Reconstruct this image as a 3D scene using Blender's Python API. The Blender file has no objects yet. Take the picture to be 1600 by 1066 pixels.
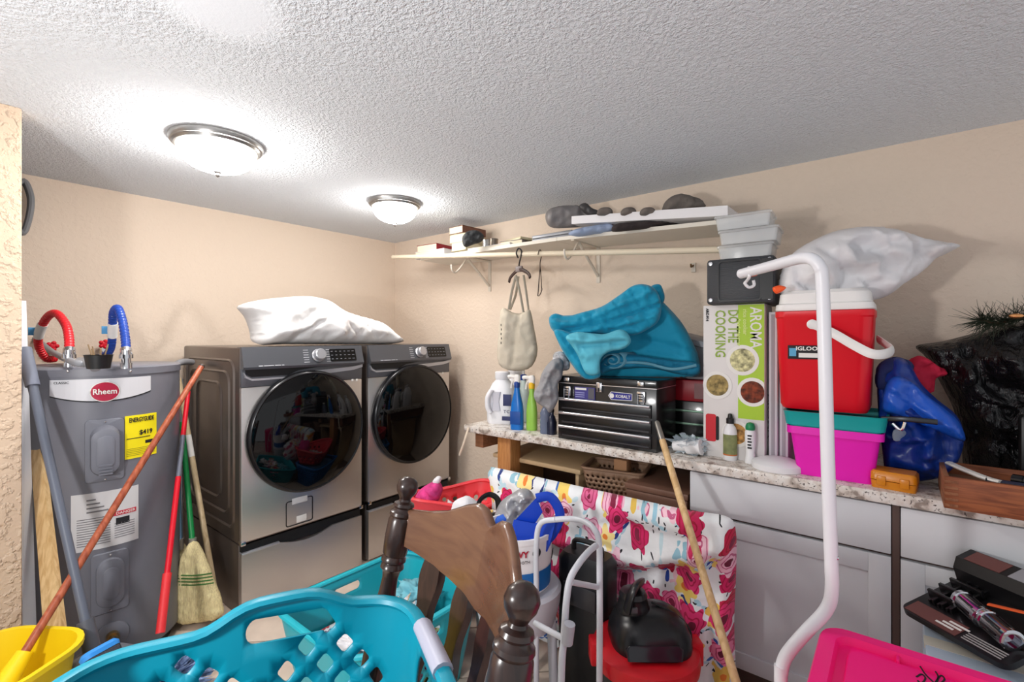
import bpy, bmesh, math, random
import numpy as np
from mathutils import Vector, Matrix, noise
from mathutils.geometry import delaunay_2d_cdt

# ------------------------------------------------------------------ camera, world, light, exposure
SC = bpy.context.scene
COL = SC.collection
F, CX, HY, CZ = 750.0, 800.0, 527.0, 1.39          # focal (px of a 1600 px frame), centre, horizon row, eye height
YAW = math.radians(38.88)
CA, SA = math.cos(YAW), math.sin(YAW)
cam = bpy.data.cameras.new('camera')
cam.sensor_width = 36.0
cam.lens = 36.0 * F / 1600.0
cam.shift_y = -(533.0 - HY) / 1600.0
cam.clip_start = 0.02
cam_o = bpy.data.objects.new('camera', cam)
cam_o.location = (0, 0, CZ)
cam_o.rotation_euler = (math.radians(90), 0, YAW)
COL.objects.link(cam_o)
SC.camera = cam_o

world = bpy.data.worlds.new('world')
SC.world = world
world.use_nodes = True
world.node_tree.nodes['Background'].inputs[0].default_value = (0.94, 0.97, 1.0, 1)
world.node_tree.nodes['Background'].inputs[1].default_value = 0.62
SC.view_settings.view_transform = 'Standard'
SC.view_settings.look = 'None'
SC.view_settings.gamma = 1
SC.view_settings.use_curve_mapping = False
SC.view_settings.exposure = 0.34
LAMP = 56.0                                          # radiance of the ceiling lamps' glass
fl = bpy.data.lights.new('photographers_flash', 'POINT')   # the photographer's lamp beside the camera
fl.energy = 52
fl.shadow_soft_size = 0.07
fl.color = (1.0, 0.98, 0.97)
fl_o = bpy.data.objects.new('photographers_flash', fl)
fl_o.location = (-0.98, -0.55, 1.36)
COL.objects.link(fl_o)

# ------------------------------------------------------------------ helpers
def W(xc, D, z): return Vector((CA*xc - SA*D, SA*xc + CA*D, z))
def P(px, py, D): return W((px-CX)/F*D, D, CZ-(py-HY)/F*D)
def PY(px, py, Y): t = (px-CX)/F; return P(px, py, Y/(SA*t+CA))
def PX(px, py, X): t = (px-CX)/F; return P(px, py, X/(CA*t-SA))
def PZ(px, py, z): return P(px, py, (CZ-z)*F/(py-HY))
def V(*a): return Vector(a)
def lin(c):
    c = c/255.0
    return c/12.92 if c <= 0.04045 else ((c+0.055)/1.055)**2.4
def rgb(c): return (lin(c[0]), lin(c[1]), lin(c[2]), 1)

MATS = {}
def mat(name, c, rough=0.5, metal=0.0, var=0.0, vscale=8.0, bump=0.0, bscale=60.0, coat=0.0, trans=0.0, ior=1.45,
        alpha=1.0, spec=0.5, emit=0.0, sheen=0.0, stretch=None, bdist=0.004, sss=0.0):
    if name in MATS: return MATS[name]
    m = bpy.data.materials.new(name); m.use_nodes = True
    nt = m.node_tree; b = nt.nodes['Principled BSDF']
    b.inputs['Base Color'].default_value = rgb(c)
    b.inputs['Roughness'].default_value = rough
    b.inputs['Metallic'].default_value = metal
    b.inputs['Coat Weight'].default_value = coat
    b.inputs['Coat Roughness'].default_value = 0.1
    b.inputs['Transmission Weight'].default_value = trans
    b.inputs['IOR'].default_value = ior
    b.inputs['Alpha'].default_value = alpha
    b.inputs['Specular IOR Level'].default_value = spec
    if sheen: b.inputs['Sheen Weight'].default_value = sheen
    if sss:
        b.inputs['Subsurface Weight'].default_value = sss
        b.inputs['Subsurface Radius'].default_value = (0.02, 0.02, 0.02)
    if emit:
        b.inputs['Emission Color'].default_value = rgb(c); b.inputs['Emission Strength'].default_value = emit
    if var or bump:
        tc = nt.nodes.new('ShaderNodeTexCoord'); mp = nt.nodes.new('ShaderNodeMapping')
        nt.links.new(tc.outputs['Object'], mp.inputs[0])
        if stretch: mp.inputs['Scale'].default_value = stretch
    if var:
        n = nt.nodes.new('ShaderNodeTexNoise'); n.inputs['Scale'].default_value = vscale; n.inputs['Detail'].default_value = 6
        nt.links.new(mp.outputs[0], n.inputs['Vector'])
        r = nt.nodes.new('ShaderNodeValToRGB')
        lo = [max(0, x*(1-var)) for x in rgb(c)[:3]]; hi = [min(1, x*(1+var)) for x in rgb(c)[:3]]
        r.color_ramp.elements[0].color = (*lo, 1); r.color_ramp.elements[1].color = (*hi, 1)
        r.color_ramp.elements[0].position = 0.3; r.color_ramp.elements[1].position = 0.7
        nt.links.new(n.outputs[0], r.inputs[0]); nt.links.new(r.outputs[0], b.inputs['Base Color'])
    if bump:
        n2 = nt.nodes.new('ShaderNodeTexNoise'); n2.inputs['Scale'].default_value = bscale; n2.inputs['Detail'].default_value = 4
        nt.links.new(mp.outputs[0], n2.inputs['Vector'])
        bp = nt.nodes.new('ShaderNodeBump'); bp.inputs['Strength'].default_value = bump; bp.inputs['Distance'].default_value = bdist
        nt.links.new(n2.outputs[0], bp.inputs['Height']); nt.links.new(bp.outputs[0], b.inputs['Normal'])
    MATS[name] = m
    return m

def meta(o, label=None, cat=None, group=None, kind=None):
    if label: o['label'] = label
    if cat: o['category'] = cat
    if group: o['group'] = group
    if kind: o['kind'] = kind
    return o

def thing(name, label, cat, loc=(0, 0, 0), rz=0.0, group=None):
    o = bpy.data.objects.new(name, None); COL.objects.link(o)
    o.empty_display_size = 0.05
    o.location = loc; o.rotation_euler = (0, 0, rz)
    return meta(o, label, cat, group)

def rootmat(o):
    while o.parent: o = o.parent
    return Matrix.LocRotScale(o.location, o.rotation_euler, None)

def mobj(name, bm, m, parent=None, world=False, smooth=True, ang=38, label=None, solid=0.0, sub=0):
    bm.normal_update()
    if world and parent is not None:
        bmesh.ops.transform(bm, matrix=rootmat(parent).inverted(), verts=bm.verts)
    origin = None
    if parent is None and len(bm.verts):               # base of the thing
        xs = [v.co for v in bm.verts]
        lo = Vector([min(v[i] for v in xs) for i in range(3)]); hi = Vector([max(v[i] for v in xs) for i in range(3)])
        origin = Vector(((lo.x+hi.x)/2, (lo.y+hi.y)/2, lo.z))
        bmesh.ops.translate(bm, verts=bm.verts, vec=-origin)
    me = bpy.data.meshes.new(name); bm.to_mesh(me); bm.free()
    if smooth:
        me.shade_smooth(); me.set_sharp_from_angle(angle=math.radians(ang))
    if m: me.materials.append(m)
    o = bpy.data.objects.new(name, me); COL.objects.link(o)
    if origin is not None: o.location = origin
    if parent is not None: o.parent = parent
    if solid:
        s = o.modifiers.new('solid', 'SOLIDIFY'); s.thickness = solid; s.offset = 0
    if sub:
        s = o.modifiers.new('sub', 'SUBSURF'); s.levels = sub; s.render_levels = sub
    if label: o['label'] = label
    return o

def T(x=0, y=0, z=0): return Matrix.Translation((x, y, z))
def R(axis, deg): return Matrix.Rotation(math.radians(deg), 4, axis)
def frame(o, x, y, z):
    m = Matrix.Identity(4)
    for i, a in enumerate((x, y, z)):
        for k in range(3): m[k][i] = a[k]
    for k in range(3): m[k][3] = o[k]
    return m
def zalign(o, d):
    d = Vector(d).normalized()
    return Matrix.Translation(o) @ d.to_track_quat('Z', 'Y').to_matrix().to_4x4()

class B:
    """collects shapes for ONE mesh object"""
    def __init__(s): s.bm = bmesh.new()
    def box(s, c, sz, bev=0.0, m=None, seg=2):
        t = bmesh.new(); bmesh.ops.create_cube(t, size=1)
        for v in t.verts: v.co = Vector((v.co.x*sz[0], v.co.y*sz[1], v.co.z*sz[2]))
        if bev: bmesh.ops.bevel(t, geom=t.edges[:], offset=bev, segments=seg, affect='EDGES', profile=0.5)
        bmesh.ops.transform(t, matrix=(m or Matrix.Identity(4)) @ Matrix.Translation(c), verts=t.verts)
        return s.merge(t)
    def bx(s, x0, x1, y0, y1, z0, z1, bev=0.0, m=None):
        return s.box(((x0+x1)/2, (y0+y1)/2, (z0+z1)/2), (abs(x1-x0), abs(y1-y0), abs(z1-z0)), bev, m)
    def merge(s, t):
        base = len(s.bm.verts); vs = [s.bm.verts.new(v.co) for v in t.verts]
        t.verts.index_update()
        for f in t.faces:
            try: s.bm.faces.new([vs[v.index] for v in f.verts])
            except ValueError: pass
        t.free(); return s
    def rings(s, rings, cap0=True, cap1=True, closed=True, loop=False):
        rs = [[s.bm.verts.new(p) for p in r] for r in rings]
        n = len(rs[0])
        seq = list(zip(rs[:-1], rs[1:]))
        if loop: seq.append((rs[-1], rs[0]))
        for a, b in seq:
            for i in range(n if closed else n-1):
                j = (i+1) % n
                try: s.bm.faces.new((a[i], a[j], b[j], b[i]))
                except ValueError: pass
        if cap0 and not loop and n > 2: s.bm.faces.new(list(reversed(rs[0])))
        if cap1 and not loop and n > 2: s.bm.faces.new(rs[-1])
        return s
    def lathe(s, prof, seg=24, m=None, cap0=True, cap1=True):
        m = m or Matrix.Identity(4)
        return s.rings([[m @ Vector((max(r, 1e-4)*math.cos(2*math.pi*k/seg), max(r, 1e-4)*math.sin(2*math.pi*k/seg), z)) for k in range(seg)] for r, z in prof], cap0, cap1)
    def tube(s, pts, r, seg=10, smooth=0, cap=True, loop=False, flat=None):
        pts = [Vector(p) for p in pts]
        if smooth: pts = crom(pts, smooth, loop)
        n = len(pts); rs = []; up = None
        for i, p in enumerate(pts):
            if loop: t = pts[(i+1) % n]-pts[i-1]
            else: t = pts[min(i+1, n-1)]-pts[max(i-1, 0)]
            if t.length < 1e-9: t = Vector((0, 0, 1))
            t.normalize()
            if up is None:
                up = Vector((0, 0, 1)) if abs(t.z) < 0.9 else Vector((1, 0, 0))
            up = (up - t*up.dot(t))
            if up.length < 1e-6: up = t.orthogonal()
            up.normalize(); sd = t.cross(up)
            rr = r[i*len(r)//n] if isinstance(r, (list, tuple)) else r
            fu, fs = flat if flat else (1, 1)
            rs.append([p + (up*math.sin(a)*fu + sd*math.cos(a)*fs)*rr for a in [2*math.pi*k/seg for k in range(seg)]])
        return s.rings(rs, cap, cap, True, loop)
    def prism(s, poly, h, m=None, z0=0.0):
        m = m or Matrix.Identity(4)
        return s.rings([[m @ Vector((x, y, z0)) for x, y in poly], [m @ Vector((x, y, z0+h)) for x, y in poly]])
    def ball(s, c, r, sub=3, sc=(1, 1, 1), m=None):
        t = bmesh.new(); bmesh.ops.create_icosphere(t, subdivisions=sub, radius=r)
        mm = (m or Matrix.Identity(4)) @ Matrix.Translation(c) @ Matrix.Diagonal((*sc, 1))
        bmesh.ops.transform(t, matrix=mm, verts=t.verts)
        return s.merge(t)
    def xf(s, m): bmesh.ops.transform(s.bm, matrix=m, verts=s.bm.verts); return s
    def obj(s, name, m, parent=None, **k): return mobj(name, s.bm, m, parent, **k)

def crom(pts, n, loop=False):
    out = []; N = len(pts)
    for i in range(N if loop else N-1):
        if loop: p0, p1, p2, p3 = pts[i-1], pts[i], pts[(i+1) % N], pts[(i+2) % N]
        else: p0, p1, p2, p3 = pts[max(i-1, 0)], pts[i], pts[i+1], pts[min(i+2, N-1)]
        for k in range(n):
            t = k/n
            out.append(0.5*((2*p1)+(p2-p0)*t+(2*p0-5*p1+4*p2-p3)*t*t+(3*p1-p0-3*p2+p3)*t**3))
    if not loop: out.append(pts[-1])
    return out

def rrect(w, d, r, n=5, c=(0, 0)):
    r = min(r, w/2-1e-4, d/2-1e-4); out = []
    for k, (sx, sy) in enumerate(((1, 1), (-1, 1), (-1, -1), (1, -1))):
        for i in range(n+1):
            a = math.pi/2*(k + i/n)
            out.append((c[0]+sx*(w/2-r)+r*math.cos(a), c[1]+sy*(d/2-r)+r*math.sin(a)))
    return out

def loft(specs, n=5, m=None):
    """rings of rounded rectangles: (w, d, r, z)"""
    m = m or Matrix.Identity(4)
    return [[m @ Vector((x, y, z)) for x, y in rrect(w, d, r, n)] for w, d, r, z in specs]

def text(name, body, size, m, parent, M4, extrude=0.0004, align='CENTER', sx=1.0, wrap=None, world=True, bold=0.0):
    cu = bpy.data.curves.new(name, 'FONT'); cu.body = body; cu.size = size; cu.extrude = extrude
    cu.align_x = align; cu.align_y = 'CENTER'; cu.offset = bold; cu.resolution_u = 2
    o = bpy.data.objects.new(name, cu)
    me = bpy.data.meshes.new_from_object(o)
    bm = bmesh.new(); bm.from_mesh(me)
    for v in bm.verts: v.co.x *= sx
    if wrap:
        bmesh.ops.subdivide_edges(bm, edges=[e for e in bm.edges if e.calc_length() > size*0.3], cuts=2)
        for v in bm.verts: v.co = wrap(v.co)
    else:
        bmesh.ops.transform(bm, matrix=M4, verts=bm.verts)
    bpy.data.objects.remove(o); bpy.data.curves.remove(cu); bpy.data.meshes.remove(me)
    return mobj(name, bm, m, parent, world=world, smooth=False)

def seg_dist(pts, a, b):
    ab = b-a; L = (ab*ab).sum()
    t = np.clip(((pts-a)@ab)/max(L, 1e-12), 0, 1)
    return np.linalg.norm(pts-(a+t[:, None]*ab), axis=1)
def poly_dist(pts, poly, closed=True):
    d = np.full(len(pts), 1e9); n = len(poly)
    for i in range(n if closed else n-1): d = np.minimum(d, seg_dist(pts, poly[i], poly[(i+1) % n]))
    return d
def inside(pts, poly):
    x, y = pts[:, 0], pts[:, 1]; r = np.zeros(len(pts), bool); n = len(poly); j = n-1
    for i in range(n):
        xi, yi = poly[i]; xj, yj = poly[j]
        c = ((yi > y) != (yj > y)) & (x < (xj-xi)*(y-yi)/((yj-yi) or 1e-12)+xi)
        r ^= c; j = i
    return r
def resample(poly, step, closed=True):
    out = []; n = len(poly)
    for i in range(n if closed else n-1):
        a, b = poly[i], poly[(i+1) % n]; L = np.linalg.norm(b-a); k = max(1, int(round(L/step)))
        for q in range(k): out.append(a+(b-a)*q/k)
    if not closed: out.append(poly[-1])
    return np.array(out)

def facets(vv, sp, amp, seed):
    """crumpled-film relief: heights linear over a coarse random triangulation"""
    rng = np.random.RandomState(seed+77); lo, hi = vv.min(0)-sp, vv.max(0)+sp
    gx, gy = np.meshgrid(np.arange(lo[0], hi[0]+sp, sp), np.arange(lo[1], hi[1]+sp, sp))
    c = np.stack([gx.ravel(), gy.ravel()], 1)+rng.uniform(-.42, .42, (gx.size, 2))*sp
    vs, _, fs, _, _, _ = delaunay_2d_cdt([Vector(p) for p in c], [], [], 0, 1e-9)
    c = np.array([[v.x, v.y] for v in vs]); hh = rng.uniform(-1, 1, len(c))*amp; out = np.zeros(len(vv))
    for a, b, d in fs:
        A, B_, D_ = c[a], c[b], c[d]
        den = (B_[1]-D_[1])*(A[0]-D_[0])+(D_[0]-B_[0])*(A[1]-D_[1])
        if abs(den) < 1e-12: continue
        l1 = ((B_[1]-D_[1])*(vv[:, 0]-D_[0])+(D_[0]-B_[0])*(vv[:, 1]-D_[1]))/den
        l2 = ((D_[1]-A[1])*(vv[:, 0]-D_[0])+(A[0]-D_[0])*(vv[:, 1]-D_[1]))/den
        l3 = 1-l1-l2; k = (l1 >= -1e-6) & (l2 >= -1e-6) & (l3 >= -1e-6)
        out[k] = l1[k]*hh[a]+l2[k]*hh[b]+l3[k]*hh[d]
    return out

def puff_bm(outline, T1, T2, Rr, fm, folds=(), nz=(12, 0.006), step=0.012, sm=4, seed=0, wr=(0, 0, 0), flatbase=None, pw=2.0, zmin=None, cr=None, fc=None):
    """a soft body: the outline (2D metres in frame fm) swollen by T1 to the front and T2 to the back"""
    o = [Vector((p[0], p[1], 0)) for p in outline]
    if sm: o = crom(o, sm, True)
    poly = resample(np.array([[p.x, p.y] for p in o]), step)
    lo, hi = poly.min(0), poly.max(0)
    rng = np.random.RandomState(seed+1)
    gx, gy = np.meshgrid(np.arange(lo[0], hi[0], step), np.arange(lo[1], hi[1], step))
    g = np.stack([gx.ravel(), gy.ravel()], 1)+rng.uniform(-.2, .2, (gx.size, 2))*step
    g = g[inside(g, poly)]
    g = g[poly_dist(g, poly) > step*0.55]
    pts = np.concatenate([poly, g]); nb = len(poly)
    vs, es, fs, _, _, _ = delaunay_2d_cdt([Vector(p) for p in pts], [(i, (i+1) % nb) for i in range(nb)], [], 0, 1e-7)
    vv = np.array([[v.x, v.y] for v in vs])
    cen = np.array([(vv[f[0]]+vv[f[1]]+vv[f[2]])/3 for f in fs])
    keep = inside(cen, poly)
    d = poly_dist(vv, poly); isb = d < 1e-5
    q = np.clip(d/Rr, 0, 1); prof = (1-(1-q)**pw)**(1/pw)
    hf = np.zeros(len(vv))
    for line, wdt, amp in folds:
        ln = np.array(line, float)
        dd = poly_dist(vv, resample(np.array([[p.x, p.y] for p in crom([Vector((a, b, 0)) for a, b in ln], 5)]), step, False), False)
        hf += amp*np.exp(-(dd/wdt)**2)
    ns = np.array([noise.turbulence(Vector((x*nz[0], y*nz[0], seed*3.7)), 4, False) for x, y in vv])
    h = hf + nz[1]*ns
    if fc: h += facets(vv, fc[0], fc[1], seed)
    if cr:
        h += cr[1]*np.array([noise.voronoi(Vector((x*cr[0], y*cr[0], seed*1.3)))[0][0]-.5 for x, y in vv])
    if wr[1]:
        a = math.radians(wr[2]); u = vv[:, 0]*math.cos(a)+vv[:, 1]*math.sin(a)
        wob = np.array([noise.noise(Vector((x*7, y*7, seed+9))) for x, y in vv])
        h += wr[1]*np.sin(u*wr[0]+wob*5)
    bm = bmesh.new()
    hs = h*np.clip(q*2, 0, 1)
    fv = [bm.verts.new(fm @ Vector((x, y, T1*p+k))) for (x, y), p, k in zip(vv, prof, hs)]
    bv = [fv[i] if isb[i] else bm.verts.new(fm @ Vector((vv[i][0], vv[i][1], -T2*prof[i]-0.3*hs[i]-0.0005))) for i in range(len(vv))]
    for f, k in zip(fs, keep):
        if not k: continue
        a, b_, c = f
        n = (vv[b_][0]-vv[a][0])*(vv[c][1]-vv[a][1])-(vv[b_][1]-vv[a][1])*(vv[c][0]-vv[a][0])
        if n < 0: b_, c = c, b_
        try: bm.faces.new((fv[a], fv[b_], fv[c]))
        except ValueError: pass
        try: bm.faces.new((bv[a], bv[c], bv[b_]))
        except ValueError: pass
    bmesh.ops.delete(bm, geom=[v for v in bm.verts if not v.link_faces], context='VERTS')
    if zmin is not None:
        for v in bm.verts: v.co.z = max(v.co.z, zmin)
    return bm

def vplane(px, py, D, yaw=None):
    """vertical frame through a pixel at depth D: x right, y up, z to the viewer; yaw in degrees turns it (0 faces the camera)"""
    o = P(px, py, D); a = YAW + math.radians(yaw or 0)
    x = Vector((math.cos(a), math.sin(a), 0)); z = Vector((math.sin(a), -math.cos(a), 0))
    return frame(o, x, Vector((0, 0, 1)), z)
def yplane(Y): return frame(Vector((0, Y, 0)), Vector((1, 0, 0)), Vector((0, 0, 1)), Vector((0, -1, 0)))
def to_plane(fm, px, py):
    o = Vector((0, 0, CZ)); d = P(px, py, 1.0)-o
    p0 = fm.translation; n = fm.col[2].to_3d()
    t = (p0-o).dot(n)/d.dot(n); q = fm.inverted() @ (o+d*t)
    return (q.x, q.y)
def puff(name, px, fm, T1, T2, Rr, m, parent=None, folds=(), world=True, **k):
    ol = [to_plane(fm, *p) for p in px]
    fo = [([to_plane(fm, *p) for p in l], w, a) for l, w, a in folds]
    lab = k.pop('label', None)
    return mobj(name, puff_bm(ol, T1, T2, Rr, fm, fo, **k), m, parent, world=world and parent is not None, ang=180, label=lab)

def lump_bm(sz, seed=0, sub=4, amp=0.25, fr=3.0, flat=True):
    bm = bmesh.new(); bmesh.ops.create_icosphere(bm, subdivisions=sub, radius=1)
    for v in bm.verts:
        p = v.co.copy()
        n = noise.turbulence(p*fr+Vector((seed*5.1, seed, 0)), 4, False)
        r = 1+amp*(n-0.4)*1.6
        v.co = Vector((p.x*r*sz[0]/2, p.y*r*sz[1]/2, p.z*r*sz[2]/2))
        if flat: v.co.z = max(v.co.z, -sz[2]*0.36)
    if flat:
        for v in bm.verts: v.co.z += sz[2]*0.36
    return bm
def lump(name, loc, sz, m, seed=0, rz=0, parent=None, **k):
    bm = lump_bm(sz, seed, **k)
    bmesh.ops.transform(bm, matrix=T(*loc) @ R('Z', rz), verts=bm.verts)
    return mobj(name, bm, m, parent, world=parent is not None, ang=180)

def holed_sheet(w, h, holes, step, mapf, close=False):
    """a sheet 0..w x 0..h with polygonal holes, mapped by mapf(s, v) to 3D"""
    pts = []; edges = []
    def ring(poly):
        b = len(pts); n = len(poly)
        for p in poly: pts.append(Vector((float(p[0]), float(p[1]))))
        for i in range(n): edges.append((b+i, b+(i+1) % n))
    ring(resample(np.array([[0, 0], [w, 0], [w, h], [0, h]], float), step))
    hp = [np.array(q, float) for q in holes]
    for q in hp: ring(q)
    gx, gy = np.meshgrid(np.arange(step, w-step*.4, step), np.arange(step, h-step*.4, step))
    g = np.stack([gx.ravel(), gy.ravel()], 1)
    ok = np.ones(len(g), bool)
    for q in hp:
        c = q.mean(0); rad = np.abs(q-c).max()+step
        near = (np.abs(g-c).max(1) < rad)
        if near.any():
            idx = np.where(near)[0]
            bad = inside(g[idx], q) | (poly_dist(g[idx], q) < step*0.3)
            ok[idx[bad]] = False
    for p in g[ok]: pts.append(Vector((p[0], p[1])))
    vs, es, fs, _, _, _ = delaunay_2d_cdt(pts, edges, [], 0, 1e-7)
    vv = np.array([[v.x, v.y] for v in vs]); cen = np.array([(vv[f[0]]+vv[f[1]]+vv[f[2]])/3 for f in fs])
    keep = np.ones(len(fs), bool)
    for q in hp: keep &= ~inside(cen, q)
    bm = bmesh.new(); bv = [bm.verts.new(mapf(x, y)) for x, y in vv]
    for f, k in zip(fs, keep):
        if k:
            try: bm.faces.new([bv[i] for i in f])
            except ValueError: pass
    if close: bmesh.ops.remove_doubles(bm, verts=bm.verts, dist=1e-5)
    bmesh.ops.recalc_face_normals(bm, faces=bm.faces)
    return bm

def rpoly(cx, cy, w, h, r, n=4, rot=0.0):
    c, s = math.cos(rot), math.sin(rot)
    return [(cx+x*c-y*s, cy+x*s+y*c) for x, y in rrect(w, h, r, n)]

# ------------------------------------------------------------------ node materials
def nodes_of(m): return m.node_tree, m.node_tree.nodes, m.node_tree.links
def plaster(name, c, scale, strength, dist, rough=0.85, knock=False, patch=None):
    m = mat(name, c, rough); nt, N, L = nodes_of(m); b = N['Principled BSDF']
    geo = N.new('ShaderNodeNewGeometry')
    n1 = N.new('ShaderNodeTexNoise'); n1.inputs['Scale'].default_value = scale; n1.inputs['Detail'].default_value = 3; n1.inputs['Roughness'].default_value = 0.55
    L.new(geo.outputs['Position'], n1.inputs['Vector'])
    r = N.new('ShaderNodeValToRGB'); e = r.color_ramp.elements
    if knock:
        e[0].position = 0.47; e[1].position = 0.6
    else:
        e[0].position = 0.38; e[1].position = 0.68
    L.new(n1.outputs[0], r.inputs[0])
    n2 = N.new('ShaderNodeTexNoise'); n2.inputs['Scale'].default_value = scale*3.2; n2.inputs['Detail'].default_value = 2
    L.new(geo.outputs['Position'], n2.inputs['Vector'])
    mx = N.new('ShaderNodeMath'); mx.operation = 'MULTIPLY_ADD'; mx.inputs[1].default_value = 0.35
    L.new(n2.outputs[0], mx.inputs[0]); L.new(r.outputs[0], mx.inputs[2])
    bp = N.new('ShaderNodeBump'); bp.inputs['Strength'].default_value = strength; bp.inputs['Distance'].default_value = dist
    L.new(mx.outputs[0], bp.inputs['Height']); L.new(bp.outputs[0], b.inputs['Normal'])
    if patch:
        d = N.new('ShaderNodeVectorMath'); d.operation = 'DISTANCE'; d.inputs[1].default_value = patch[0]
        L.new(geo.outputs['Position'], d.inputs[0])
        mr = N.new('ShaderNodeMapRange'); mr.inputs['From Min'].default_value = patch[1]*0.5; mr.inputs['From Max'].default_value = patch[1]
        mr.inputs['To Min'].default_value = strength*0.12; mr.inputs['To Max'].default_value = strength
        L.new(d.outputs['Value'], mr.inputs['Value']); L.new(mr.outputs[0], bp.inputs['Strength'])
    return m

def wood(name, c, c2, rough=0.45, scale=6.0, axis=(1, 12, 12), coat=0.0, bump=0.12):
    m = mat(name, c, rough, coat=coat); nt, N, L = nodes_of(m); b = N['Principled BSDF']
    tc = N.new('ShaderNodeTexCoord'); mp = N.new('ShaderNodeMapping'); mp.inputs['Scale'].default_value = axis
    L.new(tc.outputs['Object'], mp.inputs[0])
    n = N.new('ShaderNodeTexNoise'); n.inputs['Scale'].default_value = scale; n.inputs['Detail'].default_value = 8; n.inputs['Distortion'].default_value = 0.8
    L.new(mp.outputs[0], n.inputs['Vector'])
    r = N.new('ShaderNodeValToRGB'); r.color_ramp.elements[0].color = rgb(c2); r.color_ramp.elements[1].color = rgb(c)
    r.color_ramp.elements[0].position = 0.35; r.color_ramp.elements[1].position = 0.62
    L.new(n.outputs[0], r.inputs[0]); L.new(r.outputs[0], b.inputs['Base Color'])
    bp = N.new('ShaderNodeBump'); bp.inputs['Strength'].default_value = bump; bp.inputs['Distance'].default_value = 0.002
    L.new(n.outputs[0], bp.inputs['Height']); L.new(bp.outputs[0], b.inputs['Normal'])
    return m

def granite(name):
    m = mat(name, (205, 198, 190), 0.32); nt, N, L = nodes_of(m); b = N['Principled BSDF']
    geo = N.new('ShaderNodeNewGeometry')
    def nz(s, d): 
        n = N.new('ShaderNodeTexNoise'); n.inputs['Scale'].default_value = s; n.inputs['Detail'].default_value = d
        L.new(geo.outputs['Position'], n.inputs['Vector']); return n
    n1 = nz(26, 5); r1 = N.new('ShaderNodeValToRGB'); e = r1.color_ramp.elements
    e[0].position = .36; e[0].color = rgb((150, 138, 128)); e[1].position = .6; e[1].color = rgb((228, 224, 218))
    k = r1.color_ramp.elements.new(.46); k.color = rgb((212, 202, 192)); L.new(n1.outputs[0], r1.inputs[0])
    n2 = nz(120, 4); r2 = N.new('ShaderNodeValToRGB'); e = r2.color_ramp.elements
    e[0].position = .34; e[0].color = (1, 1, 1, 1); e[1].position = .40; e[1].color = (0, 0, 0, 1); L.new(n2.outputs[0], r2.inputs[0])
    mx = N.new('ShaderNodeMix'); mx.data_type = 'RGBA'
    L.new(r2.outputs[0], mx.inputs[0]); L.new(r1.outputs[0], mx.inputs[6]); mx.inputs[7].default_value = rgb((88, 80, 76))
    L.new(mx.outputs[2], b.inputs['Base Color'])
    return m

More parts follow.
